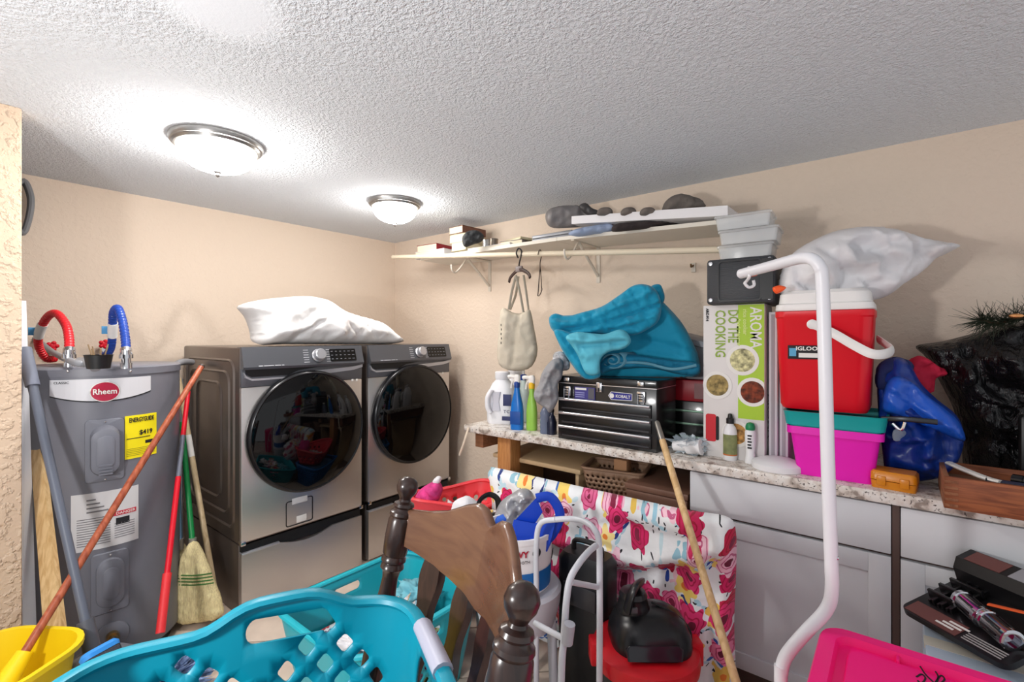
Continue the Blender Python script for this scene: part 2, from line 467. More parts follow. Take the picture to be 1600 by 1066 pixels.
def floral(name, scale=1.0, base=(238, 240, 242)):
    m = mat(name, base, 0.85, sheen=0.2); nt, N, L = nodes_of(m); b = N['Principled BSDF']
    tc = N.new('ShaderNodeTexCoord'); sp = N.new('ShaderNodeSeparateXYZ'); L.new(tc.outputs['Object'], sp.inputs[0])
    def M(op, a, b_=None, c=None):
        n = N.new('ShaderNodeMath'); n.operation = op
        for i, x in enumerate((a, b_, c)):
            if x is None: continue
            if hasattr(x, 'links'): L.new(x, n.inputs[i])
            else: n.inputs[i].default_value = x
        return n.outputs[0]
    cv = N.new('ShaderNodeCombineXYZ'); L.new(M('ADD', sp.outputs[0], M('MULTIPLY', sp.outputs[1], 0.3)), cv.inputs[0])
    L.new(M('SUBTRACT', sp.outputs[2], M('MULTIPLY', sp.outputs[1], 0.8)), cv.inputs[1])
    dn = N.new('ShaderNodeTexNoise'); dn.inputs['Scale'].default_value = 16; L.new(cv.outputs[0], dn.inputs['Vector'])
    col = None
    def mix(fac, a, c):
        mx = N.new('ShaderNodeMix'); mx.data_type = 'RGBA'; L.new(fac, mx.inputs[0])
        for i, x in ((6, a), (7, c)):
            if hasattr(x, 'links'): L.new(x, mx.inputs[i])
            else: mx.inputs[i].default_value = rgb(x)
        return mx.outputs[2]
    def layer(prev, sc, off, Rr, pet, depth, prob, cols, cen=None, ring=None, squash=1.0):
        ad = N.new('ShaderNodeVectorMath'); ad.operation = 'ADD'; ad.inputs[1].default_value = (off, off*1.7, 0); L.new(cv.outputs[0], ad.inputs[0])
        vo = N.new('ShaderNodeTexVoronoi'); vo.voronoi_dimensions = '2D'; vo.inputs['Scale'].default_value = sc*scale; vo.inputs['Randomness'].default_value = 0.55
        L.new(ad.outputs[0], vo.inputs['Vector'])
        sb = N.new('ShaderNodeVectorMath'); sb.operation = 'SUBTRACT'; L.new(ad.outputs[0], sb.inputs[0]); L.new(vo.outputs['Position'], sb.inputs[1])
        s2 = N.new('ShaderNodeSeparateXYZ'); L.new(sb.outputs[0], s2.inputs[0])
        sc3 = N.new('ShaderNodeSeparateColor'); L.new(vo.outputs['Color'], sc3.inputs[0])
        rr, gg, bb = sc3.outputs
        rot = M('MULTIPLY', bb, 6.28)
        x, y = s2.outputs[0], s2.outputs[1]
        cr, sr = M('COSINE', rot), M('SINE', rot)
        x2 = M('ADD', M('MULTIPLY', x, cr), M('MULTIPLY', y, sr)); y2 = M('SUBTRACT', M('MULTIPLY', y, cr), M('MULTIPLY', x, sr))
        y2 = M('MULTIPLY', y2, squash)
        ln = M('MULTIPLY', M('SQRT', M('ADD', M('MULTIPLY', x2, x2), M('MULTIPLY', y2, y2))), sc*scale)
        an = M('ARCTAN2', y2, x2)
        rad = M('MULTIPLY', M('ADD', 1-depth, M('MULTIPLY', M('COSINE', M('MULTIPLY', an, float(pet))), depth)), Rr)
        ln2 = M('ADD', ln, M('MULTIPLY', M('SUBTRACT', dn.outputs[0], 0.5), 0.10))
        mask = M('MULTIPLY', M('LESS_THAN', ln2, rad), M('LESS_THAN', rr, prob))
        cr_ = N.new('ShaderNodeValToRGB'); cr_.color_ramp.interpolation = 'CONSTANT'
        el = cr_.color_ramp.elements
        while len(el) < len(cols): el.new(0.5)
        for i, c in enumerate(cols): el[i].position = i/len(cols); el[i].color = rgb(c)
        L.new(gg, cr_.inputs[0])
        c = cr_.outputs[0]
        if ring:
            wv = M('GREATER_THAN', M('SINE', M('ADD', M('MULTIPLY', ln2, 46.0), M('MULTIPLY', M('COSINE', M('MULTIPLY', an, 3.0)), 1.3))), 0.72)
            wm = N.new('ShaderNodeMix'); wm.data_type = 'RGBA'; wm.blend_type = 'MULTIPLY'; L.new(M('MULTIPLY', wv, ring), wm.inputs[0]); L.new(c, wm.inputs[6]); wm.inputs[7].default_value = rgb((205, 120, 160)); c = wm.outputs[2]
        if cen: c = mix(M('LESS_THAN', ln2, Rr*0.26), c, cen)
        return mix(mask, prev, c)
    c = layer(base, 13, 3.1, .46, 2, .55, .5, [(176, 214, 228), (205, 228, 236), (150, 196, 214)], squash=1.8)
    c = layer(c, 11, 7.7, .45, 3, .6, .38, [(36, 70, 160), (60, 110, 190), (30, 56, 130)], squash=1.7)
    c = layer(c, 46, 1.3, .36, 2, .2, .22, [(28, 28, 36), (28, 28, 36)], squash=1.9)
    c = layer(c, 12, 4.4, .4, 4, .35, .4, [(160, 206, 226), (246, 205, 216), (190, 222, 234)], squash=1.3)
    c = layer(c, 9.5, 5.2, .42, 5, .2, .6, [(246, 214, 110), (250, 226, 150), (240, 200, 90)], (236, 130, 50))
    c = layer(c, 9.2, 2.3, .44, 6, .13, .5, [(246, 190, 212), (236, 110, 160), (214, 30, 100), (250, 205, 220), (200, 24, 70)], (130, 20, 60), 1.0)
    c = layer(c, 7.6, 9.1, .40, 7, .14, .5, [(226, 50, 116), (242, 130, 172), (206, 30, 90), (236, 96, 100), (247, 190, 210)], (110, 16, 50), 1.0)
    L.new(c, b.inputs['Base Color'])
    n2 = N.new('ShaderNodeTexNoise'); n2.inputs['Scale'].default_value = 14; n2.inputs['Detail'].default_value = 3; L.new(tc.outputs['Object'], n2.inputs['Vector'])
    bp = N.new('ShaderNodeBump'); bp.inputs['Strength'].default_value = 0.5; bp.inputs['Distance'].default_value = 0.012
    L.new(n2.outputs[0], bp.inputs['Height']); L.new(bp.outputs[0], b.inputs['Normal'])
    return m

# common materials
WHITE_PL = mat('white_plastic', (232, 232, 234), 0.35)
BLACK_PL = mat('black_plastic', (22, 22, 24), 0.4)
CHROME = mat('chrome', (215, 215, 218), 0.18, 1.0)
GREY_ENAMEL = mat('grey_enamel', (120, 120, 128), 0.42)
WHITE_TUBE = mat('white_tube', (225, 225, 230), 0.35)
PAPER = mat('paper', (232, 230, 226), 0.8)
INK = mat('ink', (25, 25, 30), 0.7)
TEAL = mat('teal_plastic', (8, 142, 166), 0.38, var=0.05, vscale=5)
RED_PL = mat('red_plastic', (214, 16, 40), 0.4)

# ------------------------------------------------------------------ structure
XL, YB, ZC = -3.40, 2.60, 2.205
def struct(o): o['kind'] = 'structure'; return o
WALL = plaster('wall_paint', (226, 208, 190), 38, 0.25, 0.004, 0.8, knock=True)
WALL2 = plaster('partition_paint', (212, 188, 164), 30, 0.7, 0.006, 0.75, knock=True)
CEIL = plaster('ceiling_texture', (236, 242, 249), 95, 0.72, 0.010, 0.9, patch=((-1.30, 0.47, ZC), 0.17))
struct(B().bx(XL-.1, 1.7, YB, YB+.1, 0, ZC).obj('wall_back', WALL, smooth=False))
struct(B().bx(XL-.1, XL, -1.7, YB, 0, ZC).obj('wall_left', WALL, smooth=False))
struct(B().bx(-2.55, -2.43, -1.7, 0.235, 0, ZC, 0.006).obj('wall_partition', WALL2))
struct(B().bx(XL-.1, 1.7, -1.7, YB+.1, ZC, ZC+.08).obj('ceiling', CEIL, smooth=False))
fl_ = struct(B().bx(XL-.1, 1.7, -1.7, YB+.1, -0.08, -0.004).obj('floor', mat('grout', (120, 104, 92), 0.9), smooth=False))
TILE = mat('floor_tile_glaze', (214, 196, 180), 0.35, var=0.10, vscale=7)
tb = B().bx(-.1625, .1625, -.1625, .1625, -.006, 0, 0.002); tme = None
ca, sa = math.cos(math.radians(45)), math.sin(math.radians(45))
proto = None
for i in range(-14, 15):
    for j in range(-14, 15):
        x = -1.0 + (i*ca-j*sa)*0.332; y = 0.6 + (i*sa+j*ca)*0.332
        if not (-3.2 < x < 1.5 and -0.6 < y < 2.4): continue
        if proto is None:
            proto = tb.obj('floor_tile', TILE); t = proto
        else:
            t = proto.copy(); COL.objects.link(t)
        t.parent = fl_; t.matrix_parent_inverse = Matrix.Identity(4)
        t.location = Vector((x, y, 0))-fl_.location; t.rotation_euler = (0, 0, math.radians(45))
# ------------------------------------------------------------------ ceiling lamps
NICKEL = mat('brushed_nickel', (150, 148, 146), 0.35, 0.9)
def lampglass(k): return mat('lit_lamp_glass_%d' % int(k*100), (255, 250, 244), 0.3, emit=LAMP*k)
def ceiling_light(loc, r, label, k):
    t = thing('ceiling_light', label, 'light', loc, group='flush ceiling lights')
    B().lathe([(r, 0), (r, -.012), (r*.97, -.022), (r*.93, -.024), (r*.9, -.034), (r*.87, -.036), (r*.84, -.036), (r*.8, -.0)], 48).obj('rim', NICKEL, t)
    R1 = r*.84
    prof = [(R1, -.036)] + [(R1*math.cos(a)**.8 if a < 1.55 else .012, -.034-.09*math.sin(a)) for a in [i*math.pi/2/12 for i in range(1, 13)]]
    B().lathe(prof, 40, cap0=False).obj('glass_dome', lampglass(k), t)
    B().lathe([(.004, -.118), (.014, -.121), (.016, -.127), (.008, -.132), (.01, -.139), (.004, -.146), (.001, -.148)], 16).obj('finial', NICKEL, t)
p = PZ(340, 222, ZC); ceiling_light((p.x, p.y, ZC), .172, 'lit dome ceiling light with nickel rim, larger one near the left wall', 1.0)
p = PZ(617, 316, ZC); ceiling_light((p.x, p.y, ZC), .156, 'lit dome ceiling light with nickel rim, smaller one near the corner shelf', 0.6)

# ------------------------------------------------------------------ water heater
HX, HYc, HR, HZ0, HZ1 = -2.785, 0.517, 0.292, 0.06, 1.268
wh = thing('water_heater', 'grey cylindrical electric water heater between partition and washer', 'water heater', (HX, HYc, 0))
HG = mat('heater_enamel', (112, 113, 122), 0.38, var=0.04, vscale=3)
HG2 = mat('heater_cover_plastic', (112, 114, 124), 0.5)
B().lathe([(HR-.03, 0), (HR-.03, HZ0)], 48).obj('base', BLACK_PL, wh)
B().lathe([(HR, HZ0), (HR, HZ1-.03)], 72).obj('tank', HG, wh)
B().lathe([(HR+.004, HZ1-.034), (HR+.004, HZ1-.006), (HR-.004, HZ1), (0, HZ1+.006)], 72).obj('top_cap', HG, wh)
def hit(px, py):
    o = Vector((0, 0, CZ)); d = P(px, py, 1)-o
    a = d.x*d.x+d.y*d.y; b = 2*((o.x-HX)*d.x+(o.y-HYc)*d.y); c = (o.x-HX)**2+(o.y-HYc)**2-HR*HR
    q = b*b-4*a*c; q = max(q, 0)
    t = (-b-math.sqrt(q))/(2*a); p = o+d*t
    return math.atan2(p.y-HYc, p.x-HX), p.z
def cyl(a, z, h=0.0): return Vector(((HR+h)*math.cos(a), (HR+h)*math.sin(a), z))
def patch(name, a0, a1, z0, z1, h, m, parent, n=14, nz=1, zf=None):
    b = B(); rs = []
    for k in range(2):
        pass
    top = []
    for i in range(n+1):
        a = a0+(a1-a0)*i/n; u = i/n
        l, r = (z0, z1) if zf is None else zf(u)
        b_ = [cyl(a, l, 0), cyl(a, l, h), cyl(a, r, h), cyl(a, r, 0)]
        top.append(b_)
    b.rings(top)
    return b.obj(name, m, parent, smooth=False)
def hitbox(px0, py0, px1, py1):
    a0, _ = hit(px0, (py0+py1)/2); a1, _ = hit(px1, (py0+py1)/2)
    _, z1 = hit((px0+px1)/2, py0); _, z0 = hit((px0+px1)/2, py1)
    return a0, a1, z0, z1
def on(ac, zc, h=.0035): return lambda c: cyl(ac+c.x/HR, zc+c.y, h+c.z)
for px in (107, 203):
    a, z = hit(px, 580); B().ball(cyl(a, z, .004), .006, 2).obj('screw', CHROME, wh)
a0, a1, z0, z1 = hitbox(78, 592, 235, 622)
ban = patch('banner', a0, a1, z0, z1, .002, mat('banner_silver', (205, 205, 210), .4), wh, 20,
            zf=lambda u: (z0+.05*(2*u-1)**2*.55-.012, z1))
patch('banner_edge', a0, a1, z0, z1, .0015, INK, ban, 20, zf=lambda u: (z0+.05*(2*u-1)**2*.55-.017, z0+.05*(2*u-1)**2*.55-.011))
text('lettering', 'CLASSIC', .013, INK, ban, None, wrap=on(a0+.13, z1-.012), world=False)
ac, zc = hit(164, 612)
ov = [(.047*math.cos(2*math.pi*k/32), .041*math.sin(2*math.pi*k/32)) for k in range(32)]
def oval(name, s, h, m, par):
    b = B(); b.bm.faces.new([b.bm.verts.new(cyl(ac+x*s/HR, zc+y*s, h)) for x, y in ov]); 
    e = bmesh.ops.extrude_face_region(b.bm, geom=b.bm.faces[:])
    return b.obj(name, m, par, smooth=False)
em = oval('emblem_border', 1.0, .006, PAPER, wh)
oval('emblem', .92, .0075, mat('emblem_red', (176, 20, 60), .4), em)
text('lettering', 'Rheem', .031, PAPER, em, None, wrap=on(ac, zc, .009), world=False, bold=.0006, sx=.85)
# energy guide
a0, a1, z0, z1 = hitbox(195, 648, 244, 714)
eg = patch('energy_label', a0, a1, z0, z1, .002, mat('label_yellow', (244, 226, 20), .6), wh)
am, W_ = (a0+a1)/2, (a1-a0)*HR
text('lettering', 'ENERGYGUIDE', .027, INK, eg, None, wrap=on(am, z1-.02), world=False, bold=.0005, sx=W_*.9/.208)
text('lettering', '$419', .026, INK, eg, None, wrap=on(am+.12*W_/HR, z1-.075), world=False, bold=.0006)
patch('print_rule', a0+.02, a1-.1, z0+.082, z0+.085, .003, INK, eg)
patch('print_block', a0+.6*(a1-a0), a0+.85*(a1-a0), z0+.055, z0+.068, .003, INK, eg)
for k in range(5): patch('print_line', a0+.02, a1-.03, z0+.012+.007*k, z0+.0135+.007*k, .003, mat('print_olive', (150, 140, 30), .7), eg, 8)
# element covers
def cover(px0, py0, px1, py1, deep, name):
    a0, a1, z0, z1 = hitbox(px0, py0, px1, py1); ac, zc = (a0+a1)/2, (z0+z1)/2; w, h = (a1-a0)*HR, z1-z0
    def ring(ww, hh, r, d): return [cyl(ac+x/HR, zc+y, d) for x, y in rrect(ww, hh, r, 6)]
    c = B().rings([ring(w, h, .015, 0), ring(w, h, .015, .008), ring(w*.97, h*.98, .012, .011), ring(w*.74, h*.82, .06, .011), ring(w*.7, h*.78, .06, .02), ring(w*.62, h*.72, .05, deep), ring(w*.46, h*.6, .04, deep+.004)]).obj(name, HG2, wh)
    B().rings([ring(w*.4, h*.52, .035, deep+.002), ring(w*.4, h*.52, .035, deep+.007), ring(w*.34, h*.48, .03, deep+.009)]).obj('raised_panel', HG2, c)
    for k in range(4 if deep > .03 else 0): B().rings([[cyl(ac+x/HR, zc+y-.05-.012*k, deep+.009+q) for x, y in rrect(w*.3, .005, .002, 2)] for q in (0, .003)]).obj('rib', HG2, c)
    for s in (-1, 1): B().ball(cyl(ac, zc+s*h*.46, .012), .004, 1).obj('screw', CHROME, c)
cover(133, 655, 193, 752, .05, 'access_cover'); cover(142, 862, 200, 956, .022, 'access_cover')
a0, a1, z0, z1 = hitbox(111, 768, 216, 856)
wl = patch('warning_label', a0, a1, z0, z1, .0015, mat('label_foil', (205, 204, 206), .5), wh, 16)
DG = mat('print_grey', (120, 118, 122), .8)
for k in range(16):
    zz = z0+.02+k*.0095
    if k < 12: patch('print_line', a0+.06, a0+.56*(a1-a0), zz, zz+.003, .0025, DG, wl, 6)
    if 1 < k < 9: patch('print_line', a0+.62*(a1-a0), a1-.05, zz-.01, zz-.007, .0025, DG, wl, 6)
for k in range(4): patch('print_line', a0+.22*(a1-a0), a0+(.35+.06*k)*(a1-a0), z1-.03-.016*k, z1-.024-.016*k, .0025, DG, wl, 6)
patch('danger_bar', a0+.6*(a1-a0), a1-.03, z1-.108, z1-.09, .0025, mat('danger_red', (190, 40, 60), .6), wl, 6)
text('lettering', 'DANGER', .016, PAPER, wl, None, wrap=on(a0+.79*(a1-a0), z1-.099, .004), world=False)
patch('print_picture', a0+.64*(a1-a0), a0+.85*(a1-a0), z1-.145, z1-.118, .0025, INK, wl, 6)
a, z = hit(175, 993)
dv = B().lathe([(.055, -.002), (.055, .004), (.045, .008), (.02, .008)], 28, zalign(cyl(a, z), cyl(a, z)-Vector((0, 0, z)))).obj('drain_plate', HG2, wh)
B().lathe([(.022, .0), (.022, .03), (.016, .03), (.016, .045), (.01, .045), (.01, .02)], 20, zalign(cyl(a, z), cyl(a, z)-Vector((0, 0, z)))).obj('drain_valve', mat('brass', (180, 150, 100), .3, 1.0), dv)
# nipples on the top
for px in (108, 197):
    q = PZ(px, 574, HZ1)
    n = B().lathe([(.02, -.005), (.02, .018), (.016, .018), (.016, .036), (.023, .036), (.023, .052), (.017, .052), (.017, .07)], 20, T(q.x-HX, q.y-HYc, HZ1)).obj('pipe_nipple', CHROME, wh)
# hoses
def corr(name, label, pxs, D0, D1, r, m, col_at, colm):
    n = len(pxs); pts = [P(x, y, D0+(D1-D0)*i/(n-1)) for i, (x, y) in enumerate(pxs)]
    pts = crom(pts, 24)
    t = thing(name, label, 'hose', pts[0])
    k = len(pts)
    B().tube(pts, [r if (i//2) % 2 else r*.84 for i in range(k)], 12).obj('corrugated_hose', m, t, world=True)
    i = int(col_at*k); B().tube(pts[i:i+20], r*1.12, 14).obj('paper_tag', PAPER, t, world=True)
    q = pts[i+10]; B().box((0, 0, 0), (.004, .03, .035), .001, T(*(q+W(-.022, -.01, .0)-W(0, 0, 0)))).obj('tag_flap', colm, t, world=True)
    B().tube(pts[:10], r*1.2, 14).obj('end_fitting', CHROME, t, world=True)
d1 = (PZ(108, 574, HZ1)-Vector((0, 0, HZ1))); D1 = (CZ-HZ1)*F/(574-HY)
TAGB = mat('tag_blue', (80, 150, 200), .6)
corr('water_hose', 'red corrugated water hose arching above the water heater', [(108, 553), (108, 530), (103, 508), (88, 490), (73, 497), (61, 522), (61, 542), (72, 560), (86, 561)], D1, D1+.35, .0165, mat('hose_red', (214, 34, 44), .35), .55, TAGB)
corr('water_hose', 'blue corrugated water hose arching above the water heater', [(197, 553), (196, 530), (191, 500), (184, 482), (177, 490), (176, 515), (174, 540), (168, 553), (160, 556)], D1, D1+.35, .0165, mat('hose_blue', (24, 62, 150), .35), .58, TAGB)
for px, lab in ((82, 'small red valve handle beside the red hose'), (163, 'small red valve handle beside the blue hose')):
    q = PX(px, 538 if px > 100 else 541, XL+.06)
    t = thing('shutoff_valve', lab, 'valve', q)
    B().tube([q+V(-.07, 0, -.03), q+V(0, 0, -.03)], .012, 10).obj('stem', CHROME, t, world=True)
    b = B()
    for k in range(5):
        a = k*2*math.pi/5; b.ball((.0, .016*math.cos(a), .016*math.sin(a)), .011, 2)
    b.box((0, 0, 0), (.016, .03, .03), .006).xf(T(*q)).obj('handle', RED_PL, t, world=True)
# conduit into the heater top
cd = thing('conduit', 'grey flexible electrical conduit entering the heater top', 'conduit', P(133, 571, D1-.1))
pts = [P(36, 512, 2.55), P(60, 533, 2.4), P(85, 552, 2.25), P(115, 566, D1-.08), P(133, 569, D1-.1)]
B().tube(pts, .0125, 12, 8).obj('tube', mat('conduit_grey', (140, 142, 148), .45), cd, world=True)
B().tube([P(124, 566, D1-.09), P(138, 567, D1-.1), P(150, 574, D1-.12)], .019, 12, 4).obj('elbow', mat('cast_metal', (165, 165, 168), .4, .6), cd, world=True)
q = PZ(154, 576, HZ1+.004)
cp = thing('small_pot', 'small black pot of dried twigs on top of the heater', 'pot', (q.x, q.y, HZ1+.004))
B().lathe([(.035, 0), (.043, .05), (.046, .052), (.042, .052), (.036, .01)], 24, cap1=True).obj('pot', BLACK_PL, cp)
for k in range(7):
    a = k*.9; B().tube([V(.01*math.cos(a), .01*math.sin(a), .01), V(.03*math.cos(a), .03*math.sin(a), .075+.008*(k % 3))], .0025, 5).obj('twig', mat('dry_twig', (150, 125, 95), .9), cp)
# hanging coil at the partition's edge
b = B()
for k in range(3): b.tube([PX(36, 285, -3.36)+V(0.02*k, 0, 0), PX(46, 305, -3.36)+V(.02*k, 0, 0), PX(47, 325, -3.36)+V(.02*k, 0, 0), PX(42, 350, -3.36)+V(.02*k, 0, 0), PX(34, 365, -3.36)+V(.02*k, 0, 0), PX(20, 345, -3.36)+V(.02*k, 0, 0), PX(22, 300, -3.36)+V(.02*k, 0, 0)], .012, 8, 6, loop=True)
meta(b.obj('hose_coil', mat('coil_grey', (120, 122, 126), .5)), 'grey hose coil hanging high beside the partition edge', 'hose')

# ------------------------------------------------------------------ leaning boards, poles, brooms
def pole(name, label, cat, a, b_, r, m, parts=(), tip=None):
    t = thing(name, label, cat, (a if a.z < b_.z else b_))
    B().tube([a, b_], r, 14).obj('handle', m, t, world=True)
    return t
def slab4(px4, D4, thick):
    ps = [P(x, y, d) for (x, y), d in zip(px4, D4)]
    n = (ps[1]-ps[0]).cross(ps[3]-ps[0]).normalized()*thick
    return B().rings([ps, [q+n for q in ps]])
wb = slab4([(30, 470), (41, 470), (58, 1010), (36, 1010)], [1.76, 1.83, 1.83, 1.76], .018)
meta(wb.obj('white_board', mat('board_white', (232, 234, 240), .5), smooth=False), 'tall narrow white board leaning behind the partition edge', 'board')
wp = slab4([(47, 702), (62, 700), (104, 1046), (72, 1046)], [1.86, 1.86, 1.70, 1.70], .02)
meta(wp.obj('wooden_plank', wood('pine', (222, 190, 140), (196, 158, 106), axis=(12, 12, 1)), smooth=False), 'pale pine plank leaning against the water heater', 'plank')
# lobby dustpan with grey pole
a, b_ = P(38, 545, 1.80), P(140, 1000, 1.62)
dp = thing('lobby_dustpan', 'grey long-handled dustpan standing before the heater', 'dustpan', PZ(140, 1140, 0))
GP = mat('pole_grey', (92, 98, 112), .45)
B().tube([a, b_], .0145, 14).obj('pole', GP, dp, world=True)
B().tube([a+(b_-a)*0, a+(b_-a)*.14], .021, 14).obj('grip', mat('grip_grey', (112, 118, 134), .6), dp, world=True)
B().tube([b_+(a-b_)*.06, b_+(b_-a)*.03], .024, 14).obj('socket', mat('socket_grey', (84, 86, 94), .5), dp, world=True)
c = b_+(b_-a)*.06
B().rings(loft([(.26, .17, .03, -.20), (.27, .19, .03, -.05), (.25, .17, .05, .0), (.12, .10, .04, .035), (.06, .06, .02, .04)], m=T(c.x+.05, c.y+.02, c.z) @ R('Z', 35))).obj('pan', mat('pan_grey', (96, 100, 108), .5), dp, world=True)
lb = thing('scrub_brush', 'blue backed scrub brush resting on the grey dustpan', 'brush', P(152, 1020, 1.5))
B().rings(loft([(.05, .1, .02, 0), (.055, .105, .025, .012), (.04, .09, .02, .022)], m=T(*P(158, 1022, 1.5)) @ R('Z', 20) @ R('Y', -40))).obj('back', mat('brush_blue', (50, 140, 220), .5), lb, world=True)
B().rings(loft([(.045, .095, .015, -.03), (.047, .1, .02, 0)], m=T(*P(158, 1022, 1.5)) @ R('Z', 20) @ R('Y', -40))).obj('bristles', mat('bristle_dark', (60, 62, 70), .9, bump=1, bscale=300), lb, world=True)
# mop bucket and mop
bk = thing('mop_bucket', 'yellow plastic mop bucket at the lower left', 'bucket', (-2.09, .14, 0))
YEL = mat('bucket_yellow', (238, 205, 20), .4)
ring = [(.27, .25, .1, 0), (.30, .28, .1, .25), (.34, .32, .12, .405), (.37, .35, .12, .415), (.37, .35, .12, .43), (.34, .32, .11, .43), (.29, .27, .1, .25), (.25, .23, .09, .015)]
B().rings(loft(ring, 6, R('Z', 35))).obj('tub', YEL, bk)
a, b_ = P(316, 571, 2.28), P(36, 1024, 1.50)
mp = thing('string_mop', 'brown wooden mop handle slanting from washer to bucket', 'mop', b_)
B().tube([a, b_], .0125, 14).obj('handle', wood('mop_wood', (176, 96, 66), (140, 66, 44), axis=(8, 8, 1), rough=.4), mp, world=True)
B().tube([b_-(b_-a)*.008, b_+(b_-a)*.05, b_+(b_-a)*.09], [.022, .03, .04], 14).obj('clamp', YEL, mp, world=True)
B().tube([a, a+(b_-a)*.008], .0135, 14).obj('end_cap', mat('cap_dark', (60, 50, 45), .5), mp, world=True)
# brooms
STRAW = mat('broom_straw', (240, 216, 164), .8, var=.28, vscale=40, bump=.6, bscale=60, stretch=(8, 8, .6))
def broom(name, label, top, neck, corners, D, hm, bands):
    t = thing(name, label, 'broom', P(*corners[2], D))
    B().tube([top, neck], .0125, 12).obj('handle', hm, t, world=True)
    fm = vplane(neck.x, 0, D); fm = vplane(*corners[0], D)
    br = puff('bristle_head', corners, fm, .035, .03, .04, STRAW, t, nz=(30, .004), wr=(260, .0035, 0), step=.009, sm=2)
    for q0, q1 in bands:
        B().tube([P(q0[0], q0[1], D-.028), P((q0[0]+q1[0])/2, (q0[1]+q1[1])/2+2, D-.05), P(q1[0], q1[1], D-.028)], .003, 6, 8).obj('stitching', mat('stitch_green', (60, 110, 50), .8), br, world=True)
    B().tube([neck+V(0, 0, .03), neck-V(0, 0, .02)], .017, 12).obj('wire_collar', mat('wire', (190, 185, 175), .4, .7), t, world=True)
broom('straw_broom', 'straw broom with green handle and green stitching', P(284, 660, 2.46), P(301, 851, 2.3), [(296, 848), (308, 848), (322, 875), (333, 905), (350, 958), (315, 972), (270, 968), (276, 905), (284, 870)], 2.29, mat('handle_green', (20, 130, 66), .4), [((277, 899+5*k), (331+k, 896+5*k)) for k in range(4)])
broom('straw_broom', 'straw broom half hidden behind the green-handled broom', P(271, 575, 2.58), P(281, 852, 2.36), [(276, 850), (286, 850), (300, 880), (305, 965), (272, 962), (270, 905), (272, 872)], 2.385, mat('handle_steel_blue', (120, 156, 186), .35, .3), [((271, 896+5*k), (300, 895+5*k)) for k in range(4)])
a, b_ = P(294, 612, 2.38), P(251, 985, 1.90)
rm = thing('red_mop', 'mop with telescoping red and grey handle', 'mop', P(251, 1020, 2.02))
B().tube([a, a+(b_-a)*.22], .0105, 12).obj('upper_handle', RED_PL, rm, world=True)
B().tube([a+(b_-a)*.22, a+(b_-a)*.42], .0098, 12).obj('grey_sleeve', mat('sleeve_grey', (128, 132, 146), .35, .4), rm, world=True)
B().tube([a+(b_-a)*.41, b_], .0112, 12).obj('lower_handle', RED_PL, rm, world=True)
B().tube([a+(b_-a)*.80, b_+(b_-a)*.01], .0165, 12).obj('grip', mat('grip_coral_red', (226, 50, 56), .5), rm, world=True)
B().merge(lump_bm((.34, .3, .16), 3, 5, .5, 7)).xf(T(b_.x+.06, b_.y-.02, .0)).obj('yarn_head', mat('yarn_blue_white', (120, 140, 180), .95, var=.6, vscale=50, bump=1, bscale=90), rm, world=True)
a, b_ = P(279, 592, 2.56), P(346, 985, 2.34)
bs = thing('wooden_stick', 'bare beige wooden stick beside the broom handles', 'stick', b_)
B().tube([a, b_], .0135, 12).obj('stick', wood('pale_stick', (214, 192, 156), (190, 164, 124), axis=(10, 10, 1)), bs, world=True)
B().tube([a+(b_-a)*.24, a+(b_-a)*.33], .0142, 12).obj('sticker', PAPER, bs, world=True)
a, b_ = P(284, 592, 2.66), P(282, 840, 2.5)
t = pole('metal_pole', 'thin silver metal pole behind the broom handles', 'pole', a, b_+V(0, 0, -.4), .009, mat('pole_silver', (190, 195, 200), .3, .7))
b = B().tube([PX(262, 640, -3.0), PX(262, 600, -3.0), PX(270, 575, -3.0), PX(284, 566, -3.0), PX(300, 566, -3.05)], .017, 12, 8)
meta(b.obj('drain_hose', mat('hose_grey', (146, 146, 150), .5)), 'grey drain hose arching behind the washer', 'hose')

# ------------------------------------------------------------------ washer, dryer, pedestals
def steel(name, c, r=.3):
    m = mat(name, c, r, .85); nt, N, L = nodes_of(m); b = N['Principled BSDF']
    tc = N.new('ShaderNodeTexCoord'); mp_ = N.new('ShaderNodeMapping'); mp_.inputs['Scale'].default_value = (3, 2, 260)
    n = N.new('ShaderNodeTexNoise'); n.inputs['Scale'].default_value = 3; n.inputs['Detail'].default_value = 3
    L.new(tc.outputs['Object'], mp_.inputs[0]); L.new(mp_.outputs[0], n.inputs['Vector'])
    mr = N.new('ShaderNodeMapRange'); mr.inputs['To Min'].default_value = r-.06; mr.inputs['To Max'].default_value = r+.1
    L.new(n.outputs[0], mr.inputs[0]); L.new(mr.outputs[0], b.inputs['Roughness'])
    return m
FRONT = steel('platinum_steel', (204, 199, 196)); SIDE = mat('side_steel', (118, 108, 102), .28, .75)
FASC = mat('fascia_grey', (100, 102, 108), .35, .5); DARKGL = mat('door_glass', (4, 4, 5), .04, spec=.45)
RIMB = mat('door_rim', (28, 28, 31), .25, .3); SILV = mat('silver_trim', (185, 186, 192), .3, .6)
